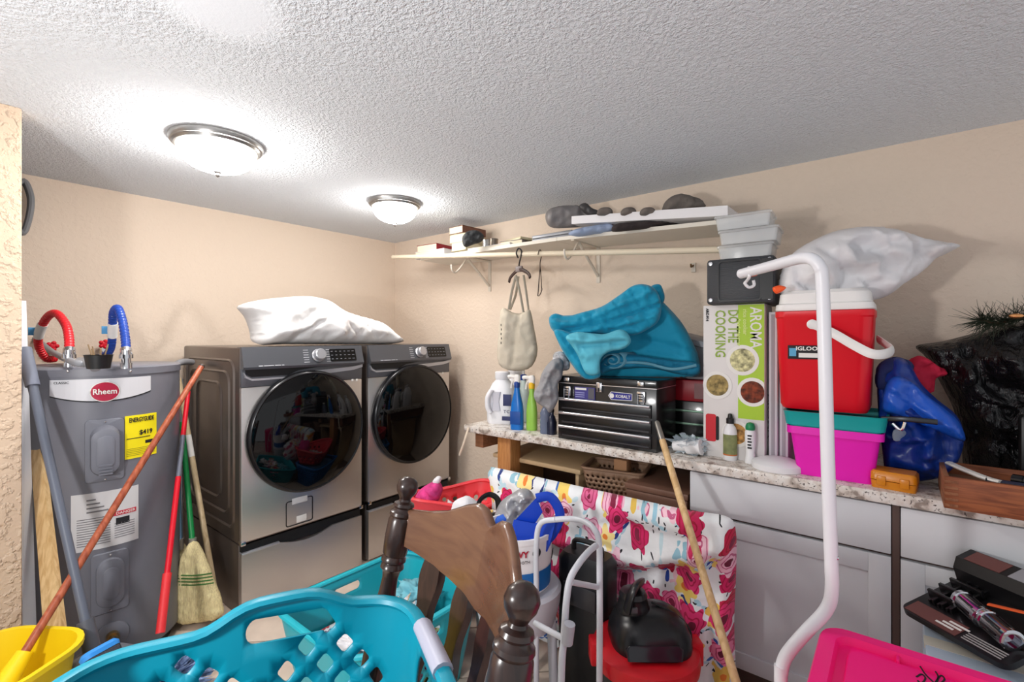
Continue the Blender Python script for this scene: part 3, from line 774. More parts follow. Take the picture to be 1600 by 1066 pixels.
def washer(name, label, loc, w, cat, badge):
    t = thing(name, label, cat, loc); d, h = .80, .98
    B().bx(-d, -.012, 0, w, 0, h, .012).obj('body', SIDE, t)
    B().bx(-.02, 0, .004, w-.004, .012, h-.20, .006).obj('front_panel', FRONT, t)
    B().bx(-.02, .001, .004, w-.004, h-.20, h-.105, .004).obj('upper_fascia', FASC, t)
    # control panel, leaning back a little
    pr = [(-.05, h), (-.004, h), (.026, h-.10), (.02, h-.112), (-.05, h-.112)]
    cp = B().rings([[Vector((x, y, z)) for x, z in pr] for y in (.006, w-.006)]).obj('control_panel', FASC, t, smooth=False)
    def at(y, z, o=.0): # a point on the sloping panel
        k = (h-z)/.1; return Vector((-.004+.03*k+o, y, z))
    nrm = Vector((.1, 0, .03)).normalized()
    kb = zalign(at(w*.575, h-.053), nrm)
    kn = B().lathe([(.036, -.002), (.036, .008), (.031, .014), (.031, .04), (.027, .044)], 36, kb).obj('knob', SILV, cp)
    B().lathe([(.0365, .0), (.0365, .003)], 36, kb).obj('knob_ring', BLACK_PL, kn)
    fm = frame(at(w*.80, h-.053, .0), Vector((0, 1, 0)), nrm.cross(Vector((0, 1, 0))), nrm)
    ds = B().prism(rrect(w*.24, .072, .006), .003, fm).obj('display', mat('display_black', (14, 14, 16), .15), cp)
    for i in range(6):
        for j in range(3):
            B().prism(rrect(.016 if i > 3 else .012, .003, .001, 1, (-.07+.027*i, -.022+.022*j)), .0036, fm).obj('key_mark', mat('key_grey', (120, 122, 128), .5), ds)
    fm2 = frame(at(w*.575, h-.053), Vector((0, 1, 0)), nrm.cross(Vector((0, 1, 0))), nrm)
    for s in (-1, 1):
        for j in range(6): B().prism(rrect(.032-.004*(j % 2), .0032, .001, 1, (s*.066, -.034+.0135*j)), .001, fm2).obj('dial_mark', mat('mark_grey', (186, 188, 194), .5), cp)
    fm3 = frame(at(w*.17, h-.095), Vector((0, 1, 0)), nrm.cross(Vector((0, 1, 0))), nrm)
    for k, ww in enumerate((.022, .05, .03, .012)): B().prism(rrect(ww, .004, .001, 1, (-.03+[0, .04, .085, .112][k], 0)), .001, fm3).obj('print_mark', mat('mark_grey', (186, 188, 194), .5), cp)
    # drawer grip: black slot with a silver lip
    B().rings([[Vector((x, y, z)) for y, z in [(.02, h-.112), (w*.62, h-.112), (w*.42, h-.128), (w*.34, h-.15), (.05, h-.15), (.025, h-.135)]] for x in (-.01, .006)]).obj('grip_slot', BLACK_PL, t, smooth=False)
    lip = [(.012, h-.125), (.022, h-.143), (.05, h-.158), (w*.33, h-.158), (w*.42, h-.138), (w*.75, h-.128), (w*.9, h-.122), (w-.01, h-.112), (w-.01, h-.128), (w*.9, h-.142), (w*.78, h-.148), (w*.36, h-.166), (.05, h-.168), (.018, h-.152)]
    B().rings([[Vector((x, y, z)) for y, z in lip] for x in (-.005, .016)]).obj('grip_lip', SILV, t, smooth=False)
    # door
    dm = T(0, w/2, .522) @ R('Y', 90)
    dr = B().lathe([(.322, -.004), (.327, .01), (.327, .03), (.322, .042), (.314, .047), (.308, .044)], 72, dm, cap1=False).obj('door', RIMB, t)
    B().lathe([(.31, .043), (.27, .058), (.2, .07), (.12, .077), (.05, .079), (.0, .08)], 72, dm, cap0=False).obj('door_glass', DARKGL, dr)
    # side pressings
    sd = Matrix.Translation((-d/2, 0, h/2)) @ R('X', 90)
    for ww, hh, c0 in ((.68, .86, 0), (.56, .74, .0), (.36, .62, -.06)):
        o_, i_ = rrect(ww, hh, .07, 6, (0, 0)), rrect(ww-.034, hh-.034, .06, 6, (0, 0))
        def rg(poly, z): return [sd @ Vector((x, y, z)) for x, y in poly]
        mid = rrect(ww-.017, hh-.017, .065, 6, (0, 0))
        B().rings([rg(o_, -.001), rg(mid, .008), rg(i_, -.001)], False, False).obj('side_pressing', SIDE, t, ang=80)
    for z_ in (.02, h-.235): B().box((.002, w*.90, z_+.03), (.004, .014, .014), .002).obj('badge_mark', PAPER, t) if z_ > .1 else None
    if badge:
        B().box((.002, w*.90+.03, h-.205), (.004, .014, .014), .002).obj('badge_mark', PAPER, t)
        o_ = rrect(.15, .135, .012, 4); i_ = rrect(.142, .127, .010, 4)
        fm4 = frame(Vector((.001, .30, .09)), Vector((0, 1, 0)), Vector((0, 0, 1)), Vector((1, 0, 0)))
        fd = B().rings([[fm4 @ Vector((x, y, z)) for x, y in o_] for z in (0, .001)] + [[fm4 @ Vector((x, y, z)) for x, y in i_] for z in (.001, 0)], False, False).obj('filter_door_gap', BLACK_PL, t)
        B().box((.0025, .30, .152), (.003, .085, .032), .001).obj('sticker', mat('sticker_silver', (205, 205, 208), .4), fd)
        B().box((.0025, .31, .05), (.003, .055, .035), .001).obj('sticker', PAPER, fd)
    for y in (.012, w-.012): B().bx(-.03, .008, y-.012, y+.012, -.001, .02, .003).obj('corner_bracket', CHROME, t)
    return t
def pedestal(label, loc, w):
    t = thing('laundry_pedestal', label, 'pedestal', loc, group='laundry pedestals'); d, h = .78, .358
    B().bx(-d, -.03, .002, w-.002, 0, h, .008).obj('body', SIDE, t)
    B().bx(-.05, -.012, .01, w-.01, h-.06, h-.002).obj('shadow_gap', BLACK_PL, t)
    top = [(.006, h-.042)] + [(w*(.28+.44*i/10), h-.042-.03*math.sin(math.pi*i/10)) for i in range(11)] + [(w-.006, h-.042), (w-.006, .02), (.006, .02)]
    B().rings([[Vector((x, y, z)) for y, z in top] for x in (-.03, .0)]).obj('drawer_front', FRONT, t, smooth=False)
    B().bx(-.03, .004, .006, w*.28, h-.046, h-.036, .003).obj('front_edge', SILV, t)
    return t
pedestal('steel drawer pedestal under the washer beside the brooms', (-2.52, .998, 0), .69)
pedestal('steel drawer pedestal under the dryer in the corner', (-2.535, 1.735, 0), .69)
washer('washing_machine', 'grey front-loading washer beside the brooms, white sticker on its front', (-2.52, .998, .36), .69, 'washer', True)
washer('clothes_dryer', 'grey front-loading dryer in the corner by the counter', (-2.535, 1.735, .36), .69, 'dryer', False)
fm = frame(V(-2.74, 1.3, 1.35), V(0, 1, 0), V(0, 0, 1), V(1, 0, 0))
meta(puff('pillow', [(377, 478), (400, 470), (440, 465), (480, 463), (505, 468), (530, 484), (560, 494), (590, 503), (608, 518), (622, 536), (560, 538), (500, 538), (440, 538), (404, 538), (398, 518), (390, 497)], fm, .17, .2, .11, mat('pillow_white', (240, 240, 240), .85, bump=.25, bscale=25), nz=(9, .02),
     folds=[([(400, 520), (450, 515), (480, 497), (510, 520)], .02, .02), ([(440, 536), (470, 510), (490, 500)], .012, -.02), ([(520, 505), (545, 530)], .012, -.015), ([(550, 505), (575, 532)], .01, -.012), ([(580, 510), (600, 532)], .01, -.012), ([(385, 480), (410, 520)], .015, -.015)], step=.011, seed=2, fc=(.08, .022)),
     'rumpled white pillow lying on top of the washer', 'pillow')
# ------------------------------------------------------------------ countertop, cabinets, what stands under it
CT, CB, CF = .89, .85, 1.965
GRAN = granite('granite_laminate')
meta(B().bx(-1.94, .70, CF, YB-.002, CB, CT, .006).obj('countertop', GRAN), 'long speckled granite-look countertop along the back wall', 'countertop')
CAB = mat('cabinet_grey', (208, 210, 214), .45); CABD = mat('cabinet_edge_brown', (84, 66, 60), .6)
def cabinet(x0, x1, label):
    t = thing('base_cabinet', label, 'cabinet', ((x0+x1)/2, 2.28, 0), group='grey base cabinets'); w = x1-x0; y0 = 1.985-2.28
    B().bx(-w/2, w/2, y0+.02, YB-.01-2.28, .1, CB-.002).obj('body', CABD, t, smooth=False)
    B().bx(-w/2, w/2, y0+.06, YB-.01-2.28, 0, .1).obj('toe_kick', CABD, t, smooth=False)
    B().bx(-w/2+.002, w/2-.002, y0, y0+.02, .684, CB-.008, .003).obj('drawer_front', CAB, t)
    d = B().bx(-w/2+.002, w/2-.002, y0+.008, y0+.02, .115, .674).obj('door', CAB, t, smooth=False)
    st = .062
    for nm, a in (('door_stile', (-w/2+.002, -w/2+st, .115, .674)), ('door_stile', (w/2-st, w/2-.002, .115, .674)), ('door_rail', (-w/2+st, w/2-st, .612, .674)), ('door_rail', (-w/2+st, w/2-st, .115, .177))):
        B().bx(a[0], a[1], y0, y0+.0095, a[2], a[3], .0015).obj(nm, CAB, d)
    return t
cabinet(-.668, -.018, 'grey shaker base cabinet directly right of the floral blanket')
meta(B().bx(-.0175, .0015, 1.988, 2.02, .1, CB-.003).obj('filler_strip', CABD, smooth=False), 'narrow brown strip between the two grey cabinets', 'strip')
cabinet(.002, .652, 'grey shaker base cabinet at the right, behind the socket set')
OAK = wood('raw_pine', (196, 140, 84), (170, 112, 62), axis=(14, 14, 1.5))
q = PY(791, 700, 2.02)
meta(B().bx(q.x-.045, q.x+.045, 2.0, 2.09, 0, CB, .002).obj('wooden_post', OAK), 'square pine post holding up the counter end', 'post')
meta(B().bx(-1.9, -1.84, 2.02, YB-.005, .76, CB, .002).obj('wooden_cleat', wood('cleat_brown', (150, 104, 72), (120, 80, 54))), 'brown wooden cleat under the left counter end', 'cleat')
t = thing('loose_strap', 'pale strap dangling from the left counter end', 'strap', PY(722, 710, 1.95))
B().tube([PY(732, 668, 1.955), PY(727, 685, 1.94), PY(722, 700, 1.94), PY(718, 711, 1.945)], .008, 8, 6, flat=(1, .5)).obj('strap', mat('strap_cream', (220, 205, 185), .8), t, world=True)
TAN = mat('tan_laminate', (206, 178, 138), .55, var=.06)
ns = thing('nightstand', 'tan nightstand under the counter behind the pine post', 'nightstand', (-1.53, 2.33, 0))
B().bx(-.27, -.25, -.23, .23, 0, .70, .003).obj('side_panel', TAN, ns); B().bx(.25, .27, -.23, .23, 0, .70, .003).obj('side_panel', TAN, ns)
B().bx(-.29, .29, -.25, .24, .70, .725, .006).obj('top', TAN, ns); B().bx(-.25, .25, .2, .22, .05, .70).obj('back_panel', CABD, ns)
B().bx(-.25, .25, -.22, .2, .3, .32).obj('shelf', TAN, ns)
for k in range(5): B().tube([V(-.262+.01*math.sin(k*2), -.234, .45+.05*k), V(-.255, -.236, .47+.05*k), V(-.262, -.234, .49+.05*k)], .006, 6, 4).obj('carving', TAN, ns)
lc = thing('low_shelf_unit', 'dark wooden shelf unit under the middle of the counter', 'shelf', (-.98, 2.3, 0))
DKW = wood('dark_wood_unit', (74, 50, 38), (50, 34, 26))
B().bx(-.26, .29, -.24, .26, .58, .61).obj('top', DKW, lc, smooth=False); B().bx(-.26, -.24, -.24, .26, 0, .58).obj('side_panel', DKW, lc, smooth=False); B().bx(.27, .29, -.24, .26, 0, .58).obj('side_panel', DKW, lc, smooth=False)
B().bx(-.24, .27, .24, .26, 0, .58).obj('back_panel', DKW, lc, smooth=False)
# woven plastic basket
def basket_holes(cx, cy, nx, ny, dx, dy, w, h, r, rot=0.0, n=3, stag=0):
    return [rpoly(cx+(i-(nx-1)/2+stag*.5*(j % 2))*dx, cy+(j-(ny-1)/2)*dy, w, h, r, n, rot) for i in range(nx) for j in range(ny)]
def perim(w, d, r):
    n = 10; pts = [np.array(p) for p in rrect(w, d, r, n)]
    pts = pts+[pts[0]]; L = [0]
    for a, b in zip(pts[:-1], pts[1:]): L.append(L[-1]+np.linalg.norm(b-a))
    return pts, L
def tub(name, L, Wd, H, r, taper, holes, m, parent, step=.02, wave=None, th=.004, bottom=True, start=0.0, bow=0.0):
    pts, Ls = perim(L, Wd, r); tot = Ls[-1]; Lsn = np.array(Ls); PX_ = np.array(pts)
    def mp_(s, v):
        s = (s+start) % tot
        x = np.interp(s, Lsn, PX_[:, 0]); y = np.interp(s, Lsn, PX_[:, 1])
        k = taper+(1-taper)*(v/H)
        z = v*(1+(wave(s, tot) if wave else 0)*(v/H)**3)
        return Vector((x*k, y*k, z))
    hs = holes(tot) if callable(holes) else holes
    w = mobj(name, holed_sheet(tot, H, hs, step, mp_, close=True), m, parent, ang=24, solid=th)
    rim = B().tube([mp_(s, H) for s in np.linspace(0, tot, 90, endpoint=False)], th*2.1, 8, loop=True, flat=(.9, 1.3)).obj('rim', m, parent)
    if bottom: B().rings(loft([(L*taper, Wd*taper, r*taper, 0), (L*taper, Wd*taper, r*taper, .005)])).obj('bottom', m, parent)
    return mp_, tot
wbk = thing('woven_basket', 'small tan plastic lattice basket under the counter', 'basket', (-1.10, 2.2, .611), rz=math.radians(12))
tub('wall', .30, .22, .135, .03, .82, lambda tt: [rpoly(.03+i*.0275+.0137*(j % 2), .03+.023*j, .015, .013, .005, 2) for i in range(int((tt-.06)/.0275)) for j in range(4)], mat('basket_tan', (160, 128, 104), .6), wbk, step=.022)
meta(B().box((-1.07, 2.2, .70), (.07, .05, .17), .004, T(0, 0, 0)).obj('cardboard_sleeve', mat('kraft', (200, 150, 110), .8)), 'small kraft carton standing inside the tan lattice basket', 'carton')
mb = thing('flat_case', 'flat brown case lying under the counter by the cabinet', 'case', (-.835, 2.26, .611))
BRC = mat('brown_leatherette', (126, 92, 76), .5, var=.08)
B().bx(-.14, .14, -.22, .22, 0, .085, .006).obj('base', BRC, mb); B().bx(-.145, .145, -.225, .225, .087, .115, .006).obj('lid', BRC, mb)

# ------------------------------------------------------------------ floral blanket over a board
FLOR = floral('floral_print')
bl = thing('floral_blanket', 'white blanket printed with pink flowers, draped before the counter', 'blanket', (-1.0, 1.79, 0))
fmq = frame(V(0, -.01, 0), V(1, 0, 0), V(0, 0, 1), V(0, -1, 0))
fmw = frame(V(-1.0, 1.78, 0), V(1, 0, 0), V(0, 0, 1), V(0, -1, 0))
def q2(px, py): return to_plane(fmw, px, py)
ol = [q2(764, 742), q2(767, 733), q2(775, 731), q2(860, 750), q2(960, 772), q2(1050, 792), q2(1095, 800), q2(1132, 806), (.558, .735), (.562, .6), (.555, .4), (.56, .2), (.55, .03), (.3, .02), (0, .02), (-.3, .02), (-.548, .03), (-.555, .3), (-.55, .6)]
fo = [([q2(850, 830), q2(930, 850), q2(1000, 868), q2(1080, 862), q2(1140, 850)], .03, .035), ([q2(870, 850), q2(960, 890), q2(1060, 880)], .022, -.03),
      ([q2(990, 815), q2(1060, 835), q2(1110, 842)], .018, -.022), ([q2(1100, 850), q2(1090, 950), q2(1085, 1060)], .03, .025), ([q2(1120, 860), q2(1118, 1000), q2(1116, 1100)], .014, -.02),
      ([q2(880, 880), q2(900, 1000)], .03, .02), ([q2(960, 890), q2(950, 1060)], .035, .02), ([q2(1010, 900), q2(1015, 1060)], .02, -.018)]
mobj('blanket', puff_bm(ol, .05, .05, .07, fmq, fo, nz=(7, .02), step=.016, sm=3, seed=5), FLOR, bl, ang=180)

# ------------------------------------------------------------------ counter things, left to right
JUG = mat('jug_white', (236, 236, 240), .35, sss=.1)
def jug(label, x, y, rz, lab=True):
    t = thing('detergent_jug', label, 'jug', (x, y, CT), math.radians(rz), group='detergent jugs'); t.scale = (1.32, 1.3, 1.2)
    b = B().rings(loft([(.118, .098, .03, 0), (.128, .105, .035, .01), (.13, .107, .035, .10), (.12, .10, .04, .15), (.09, .08, .035, .19), (.058, .058, .028, .21), (.056, .056, .0279, .222)], 6))
    b.obj('body', JUG, t)
    B().lathe([(.031, .212), (.033, .216), (.033, .246), (.029, .249), (.0, .249)], 28).obj('cap', JUG, t)
    B().tube([V(-.03, -.057, .165), V(-.046, -.066, .13), V(-.046, -.066, .08), V(-.034, -.064, .055)], .011, 10, 6).obj('grip', JUG, t)
    B().rings(loft([(.042, .012, .02, -.045), (.03, .01, .014, .0), (.042, .012, .02, .045)], 5, T(-.012, -.052, .11) @ R('Y', 0))).obj('grip_hollow', mat('jug_shade', (205, 205, 214), .5), t)
    if lab:
        l = B().bx(.02, .058, -.056, -.0535, .09, .145, .001).obj('label_panel', mat('label_navy', (52, 58, 100), .6), t)
        B().bx(.015, .058, -.056, -.0535, .02, .04, .001).obj('label_panel', mat('label_navy', (52, 58, 100), .6), t)
        text('lettering', 'TC', .022, mat('label_navy', (52, 58, 100), .6), t, T(.036, -.0545, .062) @ R('X', 90), world=False)
    return t
q = PZ(772, 663, CT); jug('white detergent jug with navy label standing in front on the counter', q.x+.0, q.y+.075, 22)
jug('white detergent jug half hidden behind the labelled one', q.x-.05, q.y+.26, 25, False)
def spray(name, label, px, py, sz, bm_, neckm, trig, h=.2, back=0):
    q = PZ(px, py, CT); t = thing(name, label, 'bottle', (q.x, q.y+back, CT), math.radians(15), group='spray bottles')
    w, d = sz
    B().rings(loft([(w*.94, d*.94, d*.4, 0), (w, d, d*.45, .008), (w, d, d*.45, h*.42), (w*.9, d*.9, d*.45, h*.6), (w*.5, d*.6, d*.28, h*.85), (.028, .028, .0135, h*.97), (.026, .026, .0128, h)], 5)).obj('body', bm_, t)
    B().lathe([(.016, h-.005), (.017, h+.02), (.013, h+.028)], 18).obj('collar', neckm, t)
    hd = B().rings(loft([(.03, .022, .008, h+.022), (.036, .024, .01, h+.038), (.034, .022, .01, h+.056), (.02, .016, .006, h+.066)], 3)).obj('trigger_head', trig, t)
    B().tube([V(-.01, 0, h+.05), V(-.035, 0, h+.054), V(-.052, 0, h+.05)], .011, 8, 3).obj('nozzle', trig, hd)
    B().tube([V(-.015, 0, h+.04), V(-.03, 0, h+.02), V(-.034, 0, h-.01)], .006, 8, 4).obj('trigger', trig, hd)
    return t
WTR = mat('trigger_white', (236, 232, 228), .4)
t = spray('spray_bottle', 'blue spray bottle with white trigger beside the detergent jug', 808, 671, (.072, .05), mat('cleaner_blue', (18, 110, 196), .3), mat('neck_navy', (20, 60, 140), .4), WTR, .232)
B().bx(-.03, .03, -.027, -.024, .03, .10, .001).obj('label_panel', mat('label_deepblue', (14, 72, 150), .5), t)
spray('spray_bottle', 'green spray bottle with yellow neck and white trigger', 831, 672, (.06, .046), mat('cleaner_green', (150, 200, 80), .35), mat('neck_yellow', (240, 190, 30), .4), WTR, .228)
q = PZ(803, 664, CT); t = thing('pump_bottle', 'pale bottle with navy collar and white tip behind the blue one', 'bottle', (q.x-.03, q.y+.13, CT))
B().lathe([(.03, 0), (.032, .01), (.032, .18), (.018, .235), (.014, .25)], 24).obj('body', mat('bottle_pale', (206, 220, 214), .35), t)
B().lathe([(.019, .245), (.019, .275), (.012, .28)], 20).obj('collar', mat('neck_navy', (20, 60, 140), .4), t)
B().lathe([(.008, .278), (.007, .32), (.004, .33)], 12).obj('tip', WTR, t)
q = PZ(849, 678, CT); t = thing('clear_bottle', 'clear ribbed bottle with dark liquid under the grey cloth', 'bottle', (q.x, q.y+.02, CT), group='dark liquid bottles')
CLR = mat('clear_plastic', (210, 215, 225), .12, trans=.85, ior=1.3, alpha=.8)
B().lathe([(.028, 0), (.03, .01)] + [(.03 if k % 2 else .0275, .02+.012*k) for k in range(8)] + [(.02, .125), (.014, .135), (.014, .15)], 24).obj('body', mat('bottle_smoke', (110, 120, 145), .15, alpha=.85), t)
B().lathe([(.0265, .003), (.0265, .03)], 20).obj('liquid', mat('liquid_navy', (36, 42, 70), .2), t)
B().lathe([(.0155, .148), (.0155, .17)], 18).obj('cap', WTR, t)
q = PZ(862, 680, CT); t = thing('dark_bottle', 'small dark navy bottle against the black tool chest', 'bottle', (q.x-.012, q.y+.02, CT), group='dark liquid bottles')
B().rings(loft([(.04, .05, .015, 0), (.042, .052, .016, .06), (.03, .036, .014, .09), (.02, .02, .0099, .1), (.02, .02, .0099, .115)], 4)).obj('body', mat('bottle_navy', (34, 38, 58), .25), t)
B().lathe([(.012, .113), (.012, .13), (.0, .131)], 14).obj('cap', BLACK_PL, t)
CLOTH = mat('cloth_grey', (150, 149, 152), .9, bump=.4, bscale=80)
meta(puff('grey_cloth', [(868, 560), (880, 565), (878, 590), (872, 600), (872, 625), (860, 645), (852, 638), (838, 628), (834, 615), (842, 600), (846, 585), (855, 570)], vplane(858, 610, 2.36, -10), .045, .03, .05, CLOTH, nz=(25, .02), folds=[([(868, 570), (850, 605), (845, 625)], .01, .012), ([(862, 590), (866, 620)], .008, -.014)], step=.006, seed=8, fc=(.032, .016)), 'crumpled grey cloth hung over the bottles beside the tool chest', 'cloth')
# tool chest
tc_ = thing('tool_chest', 'black three-drawer tool chest with silver drawer pulls', 'tool chest', (-1.063, 2.107, CT))
BMET = mat('black_enamel', (18, 18, 20), .3, coat=.3); w, d = .253, .115
ALU = mat('aluminium_pull', (220, 220, 225), .25, .9)
bd = B().bx(-w, w, -d+.004, d, 0, .275, .004).obj('body', BMET, tc_)
ld = B().bx(-w-.002, w+.002, -d-.002, d, .277, .312, .005).obj('lid', BMET, tc_)
B().bx(-w-.0015, w+.0015, -d-.001, d, .2745, .278).obj('lid_seam', ALU, tc_, smooth=False)
for z in (.175, .108, .042):
    dr = B().bx(-w+.02, w-.022, -d-.006, -d+.004, z-.028, z+.03, .003).obj('drawer', BMET, tc_)
    B().tube([V(-w+.018, -d-.014, z+.024), V(w-.024, -d-.014, z+.024)], .0075, 12).obj('pull', ALU, dr)
    B().bx(-w+.03, w-.03, -d-.009, -d-.005, z-.022, z-.016).obj('drawer_lip', mat('lip_grey', (70, 70, 74), .35, .5), dr)
for s in (-.195, .185):
    lt = B().bx(s-.02, s+.02, -d-.008, -d+.002, .215, .262, .003).obj('latch', CHROME, tc_)
    B().bx(s-.016, s+.016, -d-.013, -d-.004, .285, .305, .004).obj('latch_hook', CHROME, lt)
    B().tube([V(s-.013, -d-.011, .25), V(s-.013, -d-.011, .205), V(s+.013, -d-.011, .205), V(s+.013, -d-.011, .25)], .0028, 8).obj('bail', CHROME, lt)
    for k in range(3): B().bx(s-.014, s+.014, -d-.0095, -d-.0075, .225+.011*k, .230+.011*k).obj('latch_slot', BLACK_PL, lt)
hs = B().bx(-.035, -.005, -d-.009, -d+.002, .245, .29, .003).obj('hasp', CHROME, tc_)
B().bx(-.024, -.016, -d-.0105, -d-.008, .247, .265).obj('hasp_slot', BLACK_PL, hs)
st_ = B().bx(-.155, -.045, -d-.0008, -d+.005, .205, .262).obj('info_sticker', mat('sticker_blueviolet', (64, 58, 130), .5), tc_, smooth=False)
B().bx(-.15, -.09, -d-.0016, -d, .248, .258).obj('sticker_band', PAPER, st_, smooth=False); B().bx(-.08, -.048, -d-.0016, -d, .208, .258).obj('sticker_photo', mat('sticker_grey', (90, 88, 96), .6), st_, smooth=False)
for k in range(3): B().bx(-.15, -.1, -d-.0016, -d, .213+.01*k, .217+.01*k).obj('sticker_line', mat('sticker_lilac', (150, 150, 200), .6), st_, smooth=False)
fmL = lambda x, z: frame(Vector((x, -d-.001, z)), V(1, 0, 0), V(0, 0, 1), V(0, -1, 0))
BLU = mat('badge_blue', (40, 44, 140), .4)
bg = B().prism([(-.06, 0), (-.045, .019), (.058, .016), (.058, -.016), (-.045, -.019)], .006, fmL(.085, .233), -.004).obj('badge_border', PAPER, tc_, smooth=False)
B().prism([(-.056, 0), (-.043, .0165), (.0555, .0135), (.0555, -.0135), (-.043, -.0165)], .0066, fmL(.085, .233), -.004).obj('badge', BLU, bg, smooth=False)
text('lettering', 'KOBALT', .019, PAPER, bg, fmL(.099, .2325) @ T(0, 0, .003), world=False, bold=.0004)
B().prism([(.011*math.cos(2*math.pi*k/20), .011*math.sin(2*math.pi*k/20)) for k in range(20)], .003, fmL(.044, .233)).obj('badge_disc', PAPER, bg, smooth=False)
# second, red and black box behind
rb = thing('red_tool_case', 'red and black drawer case behind the tool chest', 'tool chest', (-.80, 2.41, CT))
B().bx(-.16, .145, -.14, .16, 0, .2, .005).obj('body', BMET, rb); B().bx(-.16, .145, -.143, .16, .2, .3, .006).obj('top_tray', mat('case_red', (150, 18, 34), .4), rb)
for k in range(3): B().bx(-.14, .143, -.15, -.14, .03+.06*k, .04+.06*k, .002).obj('pull', mat('pull_grey', (120, 150, 130), .4, .5), rb)
B().bx(.06, .12, -.145, -.142, .215, .285).obj('print_panel', mat('print_faded', (150, 110, 110), .7), rb)
# teal comforter
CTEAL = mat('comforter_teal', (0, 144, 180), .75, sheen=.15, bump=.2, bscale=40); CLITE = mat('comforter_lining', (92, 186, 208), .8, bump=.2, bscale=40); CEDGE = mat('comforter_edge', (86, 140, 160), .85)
cf = thing('comforter', 'teal comforter with pale blue lining heaped on the tool chest', 'comforter', (-1.0, 2.2, 1.21))
fm = vplane(980, 520, 2.30, -14)
puff('outer_shell', [(860, 500), (870, 494), (900, 492), (940, 484), (985, 455), (1010, 450), (1030, 466), (1062, 500), (1080, 530), (1092, 560), (1090, 588), (1040, 593), (960, 594), (915, 592), (890, 565), (872, 535)], fm, .045, .11, .05, CTEAL, cf, nz=(9, .01), step=.011, seed=11, zmin=1.204, fc=(.09, .014), folds=[([(1040, 490), (1070, 560)], .03, .015), ([(1000, 530), (1045, 540), (1085, 550)], .012, -.014), ([(1010, 552), (1088, 566)], .01, .012)])
puff('upper_fold', [(858, 497), (868, 490), (886, 494), (910, 488), (940, 479), (968, 461), (988, 447), (1006, 444), (1024, 452), (1033, 474), (1030, 500), (1014, 514), (990, 524), (960, 522), (925, 526), (895, 532), (875, 526), (861, 513)], vplane(950, 490, 2.215, -14), .035, .08, .03, CTEAL, cf, nz=(20, .012), step=.009, seed=15, fc=(.035, .022),
     folds=[([(862, 502), (900, 506), (960, 482), (1014, 458)], .011, .022), ([(880, 516), (930, 508), (990, 490), (1028, 476)], .006, -.028), ([(925, 518), (970, 508), (1022, 494)], .010, .022), ([(935, 482), (948, 500)], .004, -.014), ([(920, 487), (930, 503)], .004, -.012), ([(958, 470), (972, 490)], .004, -.014), ([(985, 455), (998, 478)], .004, -.014), ([(1008, 450), (1016, 470)], .004, -.012), ([(905, 492), (914, 508)], .004, -.012), ([(950, 512), (962, 520)], .004, -.012), ([(985, 502), (996, 516)], .004, -.012)])
puff('side_drop', [(866, 516), (890, 520), (910, 538), (930, 565), (938, 588), (914, 592), (894, 570), (876, 542)], vplane(900, 550, 2.17, -14), .025, .06, .025, CTEAL, cf, nz=(16, .008), step=.009, seed=16, zmin=1.195, fc=(.04, .01), folds=[([(878, 524), (900, 552), (922, 588)], .006, -.014), ([(890, 525), (928, 575)], .008, .012)])
puff('hem_knot', [(1016, 449), (1030, 444), (1037, 456), (1038, 470), (1030, 476), (1020, 466)], vplane(1027, 460, 2.24), .03, .03, .03, CTEAL, cf, nz=(40, .01), step=.007, seed=12)
puff('lining_roll', [(884, 527), (900, 519), (925, 521), (945, 522), (968, 515), (980, 520), (986, 534), (975, 545), (952, 550), (938, 562), (936, 584), (916, 584), (903, 556), (893, 540)], vplane(935, 540, 2.11, -8), .028, .05, .028, CLITE, cf, nz=(20, .01), step=.008, seed=13, fc=(.03, .01),
     folds=[([(890, 530), (920, 532), (960, 527), (980, 528)], .012, .025), ([(905, 540), (940, 538), (975, 535)], .007, -.025), ([(900, 533), (912, 560)], .007, -.012)])
b = B()
sp = []
for k in range(46):
    a = k*.30; r_ = .004+.00085*k; sp.append((r_*math.cos(a)*1.5, r_*math.sin(a)))
c0 = PY(956, 563, 1.965)
b.rings([[c0+V(x+.0, s*.14, z) for x, z in sp] for s in (0, .5, 1)], False, False, closed=False)
b.obj('rolled_edge', CEDGE, cf, world=True, solid=.006)
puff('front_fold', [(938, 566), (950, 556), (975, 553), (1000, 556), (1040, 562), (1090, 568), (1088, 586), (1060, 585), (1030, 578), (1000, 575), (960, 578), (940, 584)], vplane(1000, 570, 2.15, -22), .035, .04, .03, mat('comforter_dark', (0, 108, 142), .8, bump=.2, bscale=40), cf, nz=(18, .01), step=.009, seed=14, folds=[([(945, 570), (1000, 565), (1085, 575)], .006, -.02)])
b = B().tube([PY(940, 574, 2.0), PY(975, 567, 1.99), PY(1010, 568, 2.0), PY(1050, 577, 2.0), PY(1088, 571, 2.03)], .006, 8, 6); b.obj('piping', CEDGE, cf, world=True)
# grey bin behind the comforter
gb = thing('grey_bin', 'translucent grey storage bin behind the teal comforter', 'bin', (-.80, 2.44, CT+.302))
B().rings(loft([(.24, .2, .03, 0), (.27, .22, .03, .16), (.29, .24, .03, .165), (.29, .24, .03, .19), (.25, .2, .03, .2)], m=R('Y', 14))).obj('body', mat('bin_grey', (150, 150, 156), .4, alpha=.85), gb)
# patterned pouch left under the comforter
meta(puff('patterned_pouch', [(866, 552), (880, 550), (890, 565), (888, 578), (872, 578), (864, 566)], vplane(876, 565, 2.4), .025, .02, .03, mat('pouch_speckle', (190, 188, 190), .8, var=.6, vscale=60), step=.008), 'speckled grey pouch tucked at the comforter left end', 'pouch')
